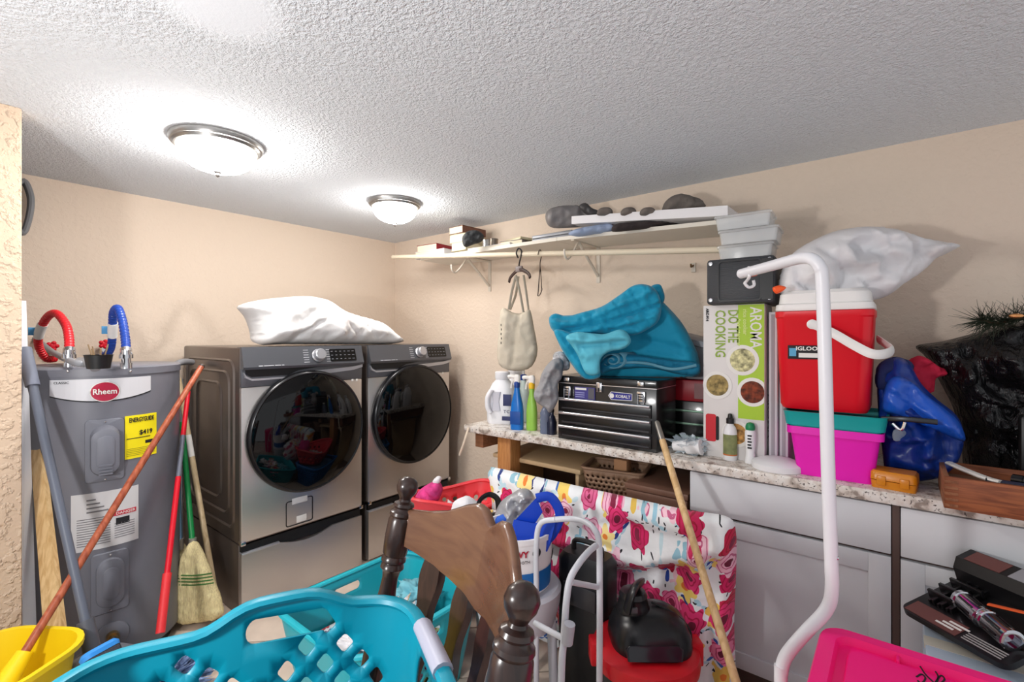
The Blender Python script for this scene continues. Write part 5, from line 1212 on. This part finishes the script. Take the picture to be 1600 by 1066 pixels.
t = thing('wire_hanger', 'thin dark wire hanger dangling from the rod', 'hanger', (wx.x, 2.26, zr2-.2))
B().tube([V(-.004, -.016, .19), V(0, -.014, .21), V(.0, .0, .222), V(.0, .016, .2), V(.0, 0, .15), V(.0, .0, .12)], .0028, 6, 6).obj('hook', mat('wire_dark', (70, 58, 52), .4, .5), t)
B().tube([V(0, 0, .12), V(.03, -.06, -.02), V(.034, -.07, -.05), V(.0, .0, -.035), V(-.03, .06, .0), V(-.03, .055, .02)], .0028, 6, 3, loop=True).obj('frame', mat('wire_dark', (70, 58, 52), .4, .5), t)
CANV = mat('canvas', (206, 196, 178), .85, bump=.25, bscale=120)
tt = thing('tote_bag', 'beige canvas tote bag hanging from the brown hanger', 'bag', PY(808, 580, 2.25))
fm = vplane(808, 530, 2.80, -12)
bgp = puff('bag_body', [(782, 486), (790, 482), (800, 488), (812, 490), (822, 486), (829, 485), (834, 510), (840, 545), (836, 565), (825, 577), (805, 580), (785, 575), (777, 560), (779, 520)], fm, .035, .035, .04, CANV, tt, nz=(16, .012), step=.012, sm=2, seed=90, folds=[([(812, 490), (806, 530), (802, 570)], .012, -.012), ([(795, 490), (790, 540)], .02, .01)])
for pxs, D_ in (([(806, 432), (800, 455), (795, 484)], 2.75), ([(810, 432), (806, 460), (797, 484)], 2.81), ([(806, 430), (812, 455), (818, 488)], 2.75), ([(818, 430), (822, 455), (826, 486)], 2.80)):
    B().tube([P(x, y, D_) for x, y in pxs], .011, 8, 6, flat=(.3, 1)).obj('strap', CANV, tt, world=True)
for k in range(5): B().box((0, 0, 0), (.004, .003, .012), 0, T(*P(783+.4*(k % 2), 508+7*k, 2.745))).obj('print_mark', INK, tt, world=True)
# ------------------------------------------------------------------ dining chair
DK = wood('walnut_dark', (54, 35, 30), (38, 24, 21), rough=.28, axis=(10, 10, 1.2), coat=.3, bump=.05)
WN = wood('walnut_crest', (112, 78, 58), (98, 66, 50), rough=.25, axis=(3, 3, 14), scale=3, coat=.4, bump=.04)
Af, Bn, LL = (-.235, 1.10), (.017, .627), (-.885, -.466)
ZT, LEAN, BOW = 1.07, .2, .09
def cpt(u, z, bow=BOW, back=0.0):
    k = LEAN*(ZT-z)-bow*4*u*(1-u)-back
    return W(Af[0]+(Bn[0]-Af[0])*u+LL[0]*k, Af[1]+(Bn[1]-Af[1])*u+LL[1]*k, z)
ch = thing('dining_chair', 'dark walnut dining chair with scalloped crest rail and turned posts', 'chair', (cpt(.5, 0, 0).x, cpt(.5, 0, 0).y, 0))
prof = [(.0, .0), (.012, .002), (.021, .010), (.0245, .022), (.022, .034), (.016, .043), (.0125, .05), (.014, .054), (.022, .058), (.024, .064), (.02, .069), (.022, .073), (.0275, .077), (.0285, .083), (.0255, .088), (.0285, .095), (.0295, .13), (.0275, .168), (.024, .172), (.0275, .178), (.0275, .184), (.022, .188), (.0255, .193), (.0265, .199), (.02, .206), (.0175, .222), (.019, .25), (.024, .29), (.027, .34), (.026, .44), (.026, .6), (.022, .8), (.016, 1.075)]
for u in (0, 1):
    top = cpt(u, ZT, 0); d_ = (cpt(u, 0, 0)-top); Lp = d_.length
    M_ = zalign(top, d_)
    B().lathe([(r, z*Lp/1.075) for r, z in prof[6:]], 28, M_).obj('post', DK, ch, world=True)
    B().lathe(prof[:8], 28, M_).obj('finial', DK, ch, world=True)
zt = ([0, .12, .22, .32, .39, .44, .5, .56, .61, .68, .78, .88, 1], [1.0, 1.008, 1.022, 1.048, 1.06, 1.056, 1.036, 1.056, 1.062, 1.05, 1.024, 1.01, 1.0])
zb = ([0, .25, .5, .75, 1], [.93, .905, .888, .905, .93])
rs = []
for i in range(61):
    u = .02+.96*i/60; t_, b2 = np.interp(u, *zt), np.interp(u, *zb); th = .011
    rs.append([cpt(u, b2, back=-th*.8), cpt(u, b2+.012, back=-th), cpt(u, t_-.012, back=-th), cpt(u, t_-.003, back=-th*.7), cpt(u, t_, back=0), cpt(u, t_-.003, back=th*.7), cpt(u, t_-.012, back=th), cpt(u, b2+.012, back=th), cpt(u, b2, back=th*.8)])
B().rings(rs).obj('crest_rail', WN, ch, world=True, ang=50)
for u in (.2, .4, .6, .8):
    rs = []; zb_ = np.interp(u, *zb)
    for i in range(25):
        k = i/24; z = zb_+.01-(zb_+.01-.47)*k
        hw = (.017+.010*math.sin(k*11.0+.6)**2*(1 if k < .85 else .5)) / .533
        bw = BOW*(1-.35*k)
        rs.append([cpt(u-hw, z, bw, -.008), cpt(u+hw, z, bw, -.008), cpt(u+hw, z, bw, .008), cpt(u-hw, z, bw, .008)])
    B().rings(rs).obj('splat', DK, ch, world=True, ang=30)
sc_ = [(cpt(.5, .455, .02)+(W(LL[0], LL[1], 0)-W(0, 0, 0))*.2)]
ang = math.atan2(*(lambda v: (v.y, v.x))(W(*LL, 0)-W(0, 0, 0)))
SM = T(*sc_[0]) @ Matrix.Rotation(ang, 4, 'Z')
B().rings(loft([(.40, .46, .05, -.02), (.43, .49, .06, -.012), (.43, .49, .06, .012), (.40, .46, .05, .02)], 6, SM)).obj('seat', DK, ch, world=True)
for s in (-1, 1): B().tube([SM @ V(.16, s*.18, -.01), SM @ V(.19, s*.21, -.2), SM @ V(.2, s*.22, -.455)], .018, 12, 4).obj('front_leg', DK, ch, world=True)
B().tube([SM @ V(.19, -.2, -.25), SM @ V(.19, .2, -.25)], .011, 10).obj('stretcher', DK, ch, world=True)

# ------------------------------------------------------------------ laundry baskets
def dirang(cx_, cd_): v = W(cx_, cd_, 0)-W(0, 0, 0); return math.atan2(v.y, v.x)
bA = thing('laundry_basket', 'large teal laundry basket with diamond holes in the foreground', 'laundry basket', W(-.237-.265*.91+.22*.415+.01, .986-.265*.415-.22*.91+.0, .478), dirang(.91, .415), group='teal laundry baskets')
LA, WA, HA, RA = .545, .45, .385, .10
sc0 = RA*math.pi/2+(LA-2*RA)/2; 
def diamonds(sc, vc, n, m_, pitch, size):
    out = []
    for i in range(n):
        for j in range(m_):
            a, b2 = (i-(n-1)/2)*pitch, (j-(m_-1)/2)*pitch
            out.append(rpoly(sc+(a-b2)*.7071*1.12, vc+(a+b2)*.7071, size, size, size*.25, 3, math.pi/4))
    return out
def holesA(tt):
    h = [rpoly(sc0-.058, HA-.036, .148, .034, .0165, 5)]
    for o in (-.125, .110): h += diamonds(sc0+o, HA-.135, 4, 4, .0445, .0262)
    h.append(rpoly(tt-(WA-2*RA)/2, HA-.072, .15, .075, .03, 5)); h.append(rpoly(tt/2-(WA-2*RA)/2, HA-.072, .15, .075, .03, 5))
    sf = tt/2+sc0
    h.append(rpoly(sf, HA-.055, .135, .034, .0165, 5))
    for o in (-.115, .115): h += diamonds(sf+o, HA-.135, 4, 4, .0445, .0262)
    for q in (tt-(WA-2*RA)/2, tt/2-(WA-2*RA)/2): h += [rpoly(q+.03*k, HA-.17-.05*j, .012, .03, .005, 3) for k in (-2, -1, 0, 1, 2) for j in range(3)]
    return h
def waveA(s, tt):
    g = lambda c, w_: math.exp(-((min(abs(s-c), tt-abs(s-c)))/w_)**4)
    return .10*g(sc0-.045, .10)+.10*g(tt/2+sc0, .10)+.03*(g(tt-(WA-2*RA)/2, .12)+g(tt/2-(WA-2*RA)/2, .12))
mpA, totA = tub('wall', LA, WA, HA, RA, .80, holesA, TEAL, bA, step=.022, wave=waveA, th=.005)
GRIP = mat('grip_silver', (170, 172, 190), .4)
for c in (totA-(WA-2*RA)/2, totA/2-(WA-2*RA)/2):
    B().tube([mpA((c+q) % totA, HA)+V(0, 0, .001) for q in np.linspace(-.055, .075, 12)], .0145, 12, flat=(1, 1.15)).obj('grip', GRIP, bA)

bB = thing('laundry_basket', 'teal laundry basket of clothes on the floor behind the chair', 'laundry basket', (-1.60, 1.17, 0), math.radians(90), group='teal laundry baskets')
LB, WB, HB, RB = .64, .54, .36, .10; scB = RB*math.pi/2+(LB-2*RB)/2
mpB, totB = tub('wall', LB, WB, HB, RB, .80, lambda tt: [rpoly(q, HB-.06, .13, .034, .0165, 5) for q in (scB, tt/2+scB)] + diamonds(scB, HB-.2, 4, 3, .042, .027) + diamonds(tt/2+scB, HB-.2, 4, 3, .042, .027), mat('teal_plastic_bright', (34, 176, 192), .38), bB, step=.03, wave=lambda s, tt: .06*math.exp(-((min(abs(s-(tt-(WB-2*RB)/2)), tt-abs(s-(tt-(WB-2*RB)/2))))/.13)**4), th=.005)
REDW = floral('red_print_cloth', 2.0, (236, 234, 236))
for k, (x, y, z, s, m_, lab, nm) in enumerate((( -1.55, 1.15, .20, (.40, .36, .16), REDW, 'red and white printed clothes piled in the teal floor basket', 'printed_clothes'),
        (-1.50, .98, .26, (.22, .2, .1), mat('cloth_white', (222, 220, 224), .9), 'white garment on top of the clothes in the teal floor basket', 'white_garment'),
        (-1.62, 1.34, .25, (.24, .2, .10), mat('cloth_aqua', (120, 190, 205), .9), 'aqua garment at the back of the teal floor basket', 'aqua_garment'))):
    bm = lump_bm(s, 100+k, 4, .45, 4); bmesh.ops.translate(bm, verts=bm.verts, vec=(x, y, z)); meta(mobj(nm, bm, m_, ang=180), lab, 'clothes', 'clothes in the teal floor basket')
B().rings(loft([(.40, .34, .05, .01), (.46, .40, .06, .2)], m=T(-1.60, 1.17, 0))).obj('laundry_fill', REDW)
meta(bpy.data.objects['laundry_fill'], 'packed laundry filling the bottom of the teal floor basket', 'clothes')
# blue crate with coral basket on it
bC = thing('blue_crate', 'bright blue lattice crate behind the teal floor basket', 'crate', (-1.86, 1.74, 0), math.radians(70))
tub('wall', .40, .36, .42, .06, .85, lambda tt: [rpoly(.03+.04*i+.02*(j % 2), .05+.045*j, .024, .03, .01, 3) for i in range(int((tt-.05)/.04)) for j in range(8)], mat('crate_blue', (24, 120, 200), .4), bC, step=.035, th=.005)
meta(B().rings(loft([(.3, .26, .05, .01), (.32, .28, .05, .37), (.28, .24, .05, .41)], m=T(-1.86, 1.74, 0) @ R('Z', 70))).obj('crate_laundry', mat('cloth_bluegreen', (70, 110, 150), .9, var=.5, vscale=12)), 'folded blue laundry packed inside the blue lattice crate', 'clothes')
CORAL = mat('coral_plastic', (238, 72, 80), .4)
bD = thing('coral_basket', 'coral red plastic basket with round holes on the blue crate', 'basket', (-1.77, 1.72, .425), math.radians(48))
tub('wall', .44, .30, .165, .09, .80, lambda tt: [[(.04+.062*i+.031*(j % 2)+(.013)*math.cos(2*math.pi*k/12), .05+.045*j+.012*math.sin(2*math.pi*k/12)) for k in range(12)] for i in range(int((tt-.07)/.062)) for j in range(2)], CORAL, bD, step=.022, wave=lambda s, tt: .14*math.sin(2*math.pi*2*s/tt+1.0), th=.005)
MAG = mat('magenta_cloth', (206, 60, 130), .9, var=.25, vscale=30)
meta(puff('magenta_towel', [(654, 768), (668, 757), (684, 752), (692, 764), (684, 785), (672, 800), (655, 797), (648, 782)], vplane(668, 778, 2.36), .06, .05, .05, MAG, nz=(22, .02), step=.01, seed=120, wr=(150, .008, 40)), 'magenta towel hanging out of the coral basket', 'towel')
meta(puff('white_sock', [(676, 752), (684, 744), (690, 747), (686, 757), (678, 760)], vplane(683, 752, 2.36), .02, .02, .02, mat('cloth_white', (222, 220, 224), .9), step=.007), 'white sock sticking up at the coral basket left rim', 'sock')
bm = lump_bm((.26, .18, .13), 130, 4, .4, 4); bmesh.ops.translate(bm, verts=bm.verts, vec=(-1.77, 1.72, .435)); meta(mobj('coral_basket_laundry', bm, REDW, ang=180), 'mixed laundry lying inside the coral basket', 'clothes')
# ------------------------------------------------------------------ stool, paint bucket and pile
q = P(808, 900, 1.80)
so = thing('plastic_stool', 'round pale grey plastic stool holding the paint bucket', 'stool', (q.x, q.y, 0))
ZS = CZ-(930-HY)/F*1.70
SG = mat('stool_grey', (196, 196, 204), .45)
B().lathe([(.14, ZS-.14), (.16, ZS-.06), (.165, ZS-.012), (.155, ZS), (0, ZS)], 40).obj('seat', SG, so)
for k in range(4):
    a_ = k*math.pi/2+.4; B().tube([V(.13*math.cos(a_), .13*math.sin(a_), ZS-.12), V(.145*math.cos(a_), .145*math.sin(a_), 0)], .018, 10).obj('leg', SG, so)
pbk = thing('paint_bucket', 'white paint bucket with blue band on the stool', 'bucket', (q.x, q.y, ZS))
B().lathe([(.118, 0), (.122, .004), (.132, .185), (.137, .187), (.137, .205), (.128, .205), (.116, .01)], 44).obj('pail', mat('pail_white', (232, 230, 232), .4), pbk)
B().lathe([(.1238, .01), (.1285, .085)], 44, cap0=False, cap1=False).obj('blue_band', mat('band_blue', (20, 100, 170), .45), pbk)
am_ = math.atan2(-q.y, -q.x)
def pb_wrap(da, z): return lambda c: Vector(((.1345+c.z)*math.cos(am_+da+c.x/.1345), (.1345+c.z)*math.sin(am_+da+c.x/.1345), z+c.y))
text('lettering', 'HEAVY', .03, mat('letter_crimson', (170, 20, 50), .5), pbk, None, wrap=pb_wrap(-.05, .155), world=False, bold=.001)
text('lettering', 'DUTY SMOOTH', .015, INK, pbk, None, wrap=pb_wrap(-.05, .128), world=False)
B().lathe([(.017, 0), (.017, .001)], 20, zalign(Vector((.132*math.cos(am_+.55), .132*math.sin(am_+.55), .155)), (math.cos(am_+.55), math.sin(am_+.55), 0))).obj('round_mark', INK, pbk)
BPL = mat('blue_scoop_plastic', (16, 66, 190), .35)
sp_ = thing('blue_scoop', 'blue plastic dustpan lying on the paint bucket', 'dustpan', (q.x, q.y, ZS+.207))
def pth(pxs, D_): return [P(x, y, D_) for x, y in pxs]
DS = 1.72
B().rings([pth([(800, 856), (806, 838), (846, 842), (862, 840), (855, 862), (815, 868)], DS), pth([(796, 838), (803, 812), (835, 818), (870, 806), (866, 838), (815, 852)], DS+.02), pth([(803, 832), (808, 820), (835, 826), (862, 815), (859, 836), (816, 846)], DS+.05)], True, True).obj('pan', BPL, sp_, world=True, ang=40)
for l in ([(803, 815), (838, 778), (848, 800), (835, 820)], ):
    f_, b2 = pth(l, DS+.04), pth(l, DS+.065); B().rings([f_, b2]).obj('back_wall', BPL, sp_, world=True, smooth=False)
B().tube(pth([(838, 779), (860, 777), (875, 803), (866, 830), (852, 845), (820, 852)], DS+.03), .011, 8, 4, flat=(1.6, .6)).obj('side_wall', BPL, sp_, world=True)
SILV_F = mat('silver_film', (168, 168, 172), .3, .25, bump=.8, bscale=40)
meta(puff('silver_bag', [(772, 812), (782, 785), (800, 772), (815, 764), (830, 768), (836, 785), (822, 800), (806, 815), (790, 822)], vplane(803, 795, 1.95), .05, .05, .05, SILV_F, nz=(22, .03), step=.006, seed=140, fc=(.026, .018)), 'crumpled silver-grey plastic bag behind the chair crest', 'bag')
t = thing('black_sandal', 'black strappy sandal on the laundry behind the chair', 'sandal', P(762, 800, 2.0))
for dd in (0, .03): B().tube([P(746, 800, 2.0+dd), P(750, 782, 2.0+dd), P(764, 773, 2.02+dd), P(777, 780, 2.02+dd), P(780, 800, 2.02+dd)], .012, 8, 6, flat=(.5, 1.2)).obj('strap', BLACK_PL, t, world=True)
B().tube([P(742, 802, 2.0), P(765, 806, 2.02), P(785, 803, 2.03)], .02, 8, 4, flat=(.5, 1.3)).obj('sole', BLACK_PL, t, world=True)
meta(puff('white_towel', [(706, 792), (712, 782), (728, 776), (742, 782), (752, 792), (750, 808), (708, 806)], vplane(728, 792, 2.02), .04, .05, .03, mat('cloth_white', (222, 220, 224), .9), nz=(25, .015), step=.01, seed=142), 'white towel peeking over the chair crest rail', 'towel')
meta(puff('pile_laundry', [(700, 805), (740, 797), (790, 800), (822, 812), (828, 850), (800, 900), (740, 905), (700, 880), (690, 835)], vplane(760, 850, 2.12), .08, .1, .09, REDW, nz=(12, .04), step=.016, seed=143), 'heaped printed laundry between the chair and the paint bucket', 'clothes')
lh = thing('laundry_hamper', 'white laundry hamper under the heaped laundry behind the chair', 'hamper', (-1.39, 1.605, 0))
B().lathe([(.075, 0), (.095, .36), (.10, .365), (.10, .38), (.09, .38), (.07, .02)], 32).obj('body', mat('hamper_white', (214, 212, 214), .5), lh)
meta(puff('blue_cloth', [(772, 812), (785, 804), (796, 806), (792, 822), (778, 824)], vplane(784, 812, 1.9), .02, .02, .02, mat('cloth_royal', (40, 90, 190), .8), step=.008), 'royal blue cloth corner below the silver bag', 'cloth')

# ------------------------------------------------------------------ step ladder, black case, vacuum, stick
sl = thing('step_ladder', 'pale grey tubular folding step ladder behind the chair', 'step ladder', PZ(900, 1200, 0))
LT = mat('ladder_enamel', (205, 208, 216), .3)
def fl0(px, D_): p_ = P(px, 600, D_); return Vector((p_.x, p_.y, 0))
B().tube([P(868, 812, 1.66), P(895, 811, 1.64), P(915, 816, 1.60), P(929, 828, 1.56), P(936, 848, 1.54), P(937, 900, 1.51), P(937, 1000, 1.50), fl0(936, 1.50)], .0098, 12, 6).obj('rear_rail', LT, sl, world=True)
B().tube([P(931, 853, 1.50), P(920, 862, 1.45), P(905, 880, 1.41), P(891, 905, 1.38), P(885, 940, 1.36), P(881, 1000, 1.34), P(877, 1066, 1.31), fl0(874, 1.27)], .0098, 12, 6).obj('front_rail', LT, sl, world=True)
B().tube([P(868, 812, 1.66), P(845, 818, 1.68), P(838, 850, 1.68), P(838, 930, 1.68), fl0(838, 1.70)], .0098, 12, 6).obj('rear_rail', LT, sl, world=True)
B().tube([P(836, 974, 1.46), P(884, 1000, 1.345)], .0085, 12).obj('cross_bar', LT, sl, world=True)
B().tube([P(893, 910, 1.39), P(935, 918, 1.51)], .0085, 12).obj('cross_bar', LT, sl, world=True)
B().tube([P(890, 975, 1.325), P(886, 1005, 1.33)], .016, 12).obj('joint', mat('joint_grey', (180, 182, 192), .4), sl, world=True)
bcx = thing('black_suitcase', 'black upright case behind the step ladder', 'suitcase', (-.93, 1.615, 0))
B().rings(loft([(.20, .11, .03, .02), (.21, .12, .03, .05), (.21, .12, .03, .54), (.18, .10, .03, .565)])).obj('shell', BLACK_PL, bcx)
B().tube([V(-.06, 0, .56), V(-.05, 0, .60), V(.05, 0, .60), V(.06, 0, .56)], .01, 8, 4).obj('handle', BLACK_PL, bcx)
B().bx(-.07, .07, -.067, -.058, .38, .46, .003).obj('plate', mat('charcoal_plate', (48, 48, 52), .3), bcx)
for x in (-.07, .07): B().lathe([(.02, -.015), (.02, .015)], 14, T(x, 0, .02) @ R('X', 90)).obj('wheel', BLACK_PL, bcx)
vq = P(1008, 1000, 1.60)
vc = thing('shop_vacuum', 'red and black wet-dry shop vacuum before the floral blanket', 'vacuum', (vq.x, vq.y, 0), YAW)
VR = mat('vac_red', (206, 20, 34), .35); VB = mat('vac_black', (24, 24, 27), .3)
B().lathe([(.13, .04), (.15, .06), (.158, .30), (.16, .325)], 48).obj('drum', VB, vc)
B().lathe([(.16, .315), (.172, .32), (.175, .345), (.17, .365), (.15, .375), (.12, .378)], 48).obj('lid_ring', VR, vc)
hd = B().rings(loft([(.255, .235, .09, .365), (.262, .24, .09, .385), (.255, .23, .09, .42), (.225, .195, .08, .455), (.17, .14, .06, .475), (.1, .08, .03, .482)], 8, T(.015, .01, 0))).obj('motor_head', VB, vc)
B().rings(loft([(.17, .016, .007, -.02), (.18, .018, .008, .012), (.16, .016, .007, .022)], 4, T(.0, -.108, .405) @ R('X', -18))).obj('front_grille', mat('vac_glossy', (34, 34, 40), .15), hd)
B().lathe([(.052, 0), (.056, .012), (.05, .03), (.045, .05), (.047, .056), (.04, .07), (.0, .075)], 28, T(-.035, .02, .465)).obj('motor_cap', VB, vc)
B().tube([V(-.07, -.04, .50), V(-.055, -.035, .55), V(-.03, .0, .562), V(-.01, .035, .55)], .02, 10, 5, flat=(.6, 1.3)).obj('carry_handle', VB, vc)
B().bx(-.066, -.038, -.052, -.044, .497, .515, .002).obj('switch', mat('switch_grey', (80, 80, 84), .4), vc)
B().tube([V(.03, .03, .49), V(.10, -.01, .47), V(.138, -.03, .43), V(.14, -.03, .37)], .004, 8, 6).obj('power_cord', BLACK_PL, vc)
for s in (-1, 1): B().bx(s*.165-.02, s*.165+.02, -.03, .03, .31, .385, .006).obj('side_latch', VR, vc)
B().bx(-.03, .045, -.182, -.165, .325, .352, .004).obj('front_latch', VB, vc)
for k in range(4):
    a_ = k*math.pi/2+.78; B().ball((.15*math.cos(a_), .15*math.sin(a_), .03), .03, 2).obj('caster', BLACK_PL, vc)
a, b_ = P(1026, 659, 1.925), P(1150, 1066, 1.36); dd = (b_-a); b_ = a+dd*((a.z-.005)/(a.z-b_.z))
st = thing('broom_stick', 'pale wooden pole with metal tip leaning on the floral blanket', 'pole', b_)
B().tube([a+(b_-a)*.06, b_], .0125, 14).obj('shaft', wood('stick_maple', (222, 190, 142), (196, 158, 108), axis=(9, 9, 1)), st, world=True)
B().tube([a, a+(b_-a)*.005, a+(b_-a)*.06], [.008, .0105, .0115], 14).obj('metal_tip', mat('tip_metal', (150, 146, 140), .35, .8), st, world=True)

# ------------------------------------------------------------------ white tube stand, tote, socket set
ws = thing('tube_stand', 'white bent-tube stand with hook in front of the cooler', 'stand', fl0(1220, 1.14))
pts = [P(1158, 428, 1.45), P(1200, 417, 1.33), P(1240, 406, 1.22), P(1258, 403, 1.175), P(1271, 406, 1.15), P(1281, 418, 1.14), P(1285, 440, 1.14), P(1289, 560, 1.14), P(1294, 740, 1.14), P(1299, 880, 1.14), P(1300, 915, 1.14), P(1297, 940, 1.14), P(1286, 960, 1.14), P(1262, 985, 1.14), P(1238, 1012, 1.14), P(1226, 1030, 1.14), P(1221, 1050, 1.14), P(1220, 1075, 1.14), fl0(1220, 1.14)]
B().tube(pts, .0145, 18, 5).obj('tube', WHITE_TUBE, ws, world=True)
B().tube([pts[0]+(pts[0]-pts[1]).normalized()*.006, pts[0]], [.011, .0147], 18).obj('end_cap', WHITE_PL, ws, world=True)
B().ball(P(1308, 872, 1.13), .005, 2).obj('bolt', CHROME, ws, world=True)
B().tube([P(1170, 424, 1.415)+V(0, 0, .012), P(1171, 432, 1.40), P(1166, 440, 1.43), P(1164, 443, 1.43), P(1170, 449, 1.43), P(1178, 446, 1.43), P(1177, 438, 1.43)], .0045, 8, 5).obj('hook', mat('hook_white', (226, 224, 226), .35), ws, world=True)
B().tube([P(1175, 425, 1.44), P(1179, 424, 1.43)], .0150, 16).obj('red_print', mat('print_coral', (220, 110, 90), .6), ws, world=True)
tt = thing('storage_tote', 'hot pink lidded storage tote at the lower right', 'tote', (.155, 1.155, 0))
HP = mat('hot_pink_plastic', (255, 20, 128), .42)
ZL = .70
B().rings(loft([(.48, .35, .04, 0), (.54, .41, .05, ZL-.05), (.55, .42, .05, ZL-.045)], 6)).obj('body', HP, tt)
B().rings(loft([(.585, .435, .05, ZL-.055), (.60, .45, .05, ZL-.05), (.60, .45, .05, ZL-.008), (.592, .442, .05, ZL), (.535, .385, .035, ZL), (.525, .375, .03, ZL-.018), (.49, .34, .03, ZL-.018), (.482, .332, .03, ZL-.010)], 6)).obj('lid', HP, tt)
for x in (-.16, 0.02): B().bx(x, x+.006, .168, .19, ZL-.018, ZL-.004, .002).obj('lid_rib', HP, tt)
zz = ZL-.0095
def ink(pxs): return [PZ(x, y, zz) for x, y in pxs]
for k, l in enumerate(([(1438, 1042), (1446, 1054), (1456, 1064), (1462, 1068), (1466, 1058), (1462, 1050)], [(1432, 1058), (1440, 1054), (1446, 1060), (1440, 1068), (1434, 1064)], [(1462, 1066), (1470, 1056), (1476, 1062), (1468, 1070), (1478, 1068)], [(1400, 1072), (1410, 1070), (1420, 1078)])):
    B().tube(ink(l), .0017, 6, 5).obj('ink_stroke', INK, tt, world=True)
cbx = thing('blue_carton', 'pale blue carton behind the pink tote holding the socket set', 'box', (.225, 1.735, 0))
B().bx(-.17, .17, -.16, .16, 0, .56, .004).obj('carton', mat('carton_paleblue', (176, 192, 208), .6), cbx)
B().bx(-.172, .172, -.025, .025, .55, .5612).obj('tape', mat('tape_clear', (210, 205, 190), .4), cbx)
o0, o1, o2 = P(1405, 950, 1.40), P(1560, 1038, 1.15), P(1530, 908, 1.40)
ex = (o1-o0).normalized(); nz_ = ex.cross(o2-o0).normalized(); ey = nz_.cross(ex)
SF = frame(o0, ex, ey, nz_)
ss = thing('socket_set', 'black socket set tray with chrome barrels on the pale blue carton', 'tool set', (.2, 1.73, .561))
SB = mat('set_black', (20, 19, 21), .3)
Lx, Ly = .27, .30
B().rings([[SF @ V(x, y, z) for x, y in [(a_+Lx/2, b2+Ly/2) for a_, b2 in rrect(Lx, Ly, .025, 5)]] for z in (-.012, .004)]).obj('tray', SB, ss, world=True)
B().bx(.012, .15, .006, .055, .004, .0055, 0, SF).obj('brown_label', mat('set_maroon', (110, 66, 62), .5), ss, world=True, smooth=False)
for k in range(3): B().bx(.09+.01*k, .135+.012*k, .018+.011*k, .024+.011*k, .0055, .0065, 0, SF).obj('label_print', PAPER, ss, world=True, smooth=False)
for k in range(4): B().bx(.16, .25, .012+.008*k, .015+.008*k, .004, .0055, 0, SF).obj('label_line', mat('line_grey', (170, 168, 168), .5), ss, world=True, smooth=False)
for i in range(6): B().bx(.03+.012*i, .036+.012*i, .07, .24-.01*(i % 3), .004, .014+.006*(i % 2), .001, SF).obj('bit_rail', SB, ss, world=True)
for i in range(4): B().bx(.015, .10, .09+.04*i, .1+.04*i, .004, .03, .002, SF).obj('socket_clip', SB, ss, world=True)
CHB = mat('chrome_barrel', (190, 190, 196), .12, 1.0)
for y, xx in ((.095, .12), (.07, .2)):
    p0, p1 = SF @ V(xx-.03, y+.02, .03), SF @ V(xx+.05, y-.01, .03); M_ = zalign(p0, p1-p0); Lb = (p1-p0).length
    sk = B().lathe([(.02, 0), (.026, .002), (.027, .012), (.024, .014), (.024, Lb-.014), (.027, Lb-.012), (.027, Lb-.002), (.022, Lb), (.018, Lb), (.016, Lb-.02), (0, Lb-.021)], 28, M_).obj('chrome_barrel', CHB, ss, world=True)
    for k in range(8): B().box((0, 0, 0), (.006, .003, Lb-.036), .001, M_ @ R('Z', 45*k) @ T(0, .0245, Lb/2)).obj('flute', SB, sk, world=True)
B().rings([[SF @ V(x, y, z) for y, z in ((.20, .0), (.20, .05), (.22, .075), (.275, .075), (.285, .05), (.285, 0))] for x in (.01, .30)]).obj('raised_lid', SB, ss, world=True, smooth=False)
B().bx(.03, .12, .222, .272, .075, .0765, 0, SF).obj('brown_label', mat('set_maroon', (110, 66, 62), .5), ss, world=True, smooth=False)
B().bx(.14, .26, .222, .272, .075, .0765, 0, SF).obj('window', mat('set_grey_window', (150, 150, 156), .3), ss, world=True, smooth=False)
B().tube([SF @ V(.16, .12, .05), SF @ V(.26, .15, .06)], .006, 8, flat=(.5, 1.5)).obj('orange_strap', mat('strap_orange', (220, 90, 40), .5), ss, world=True)
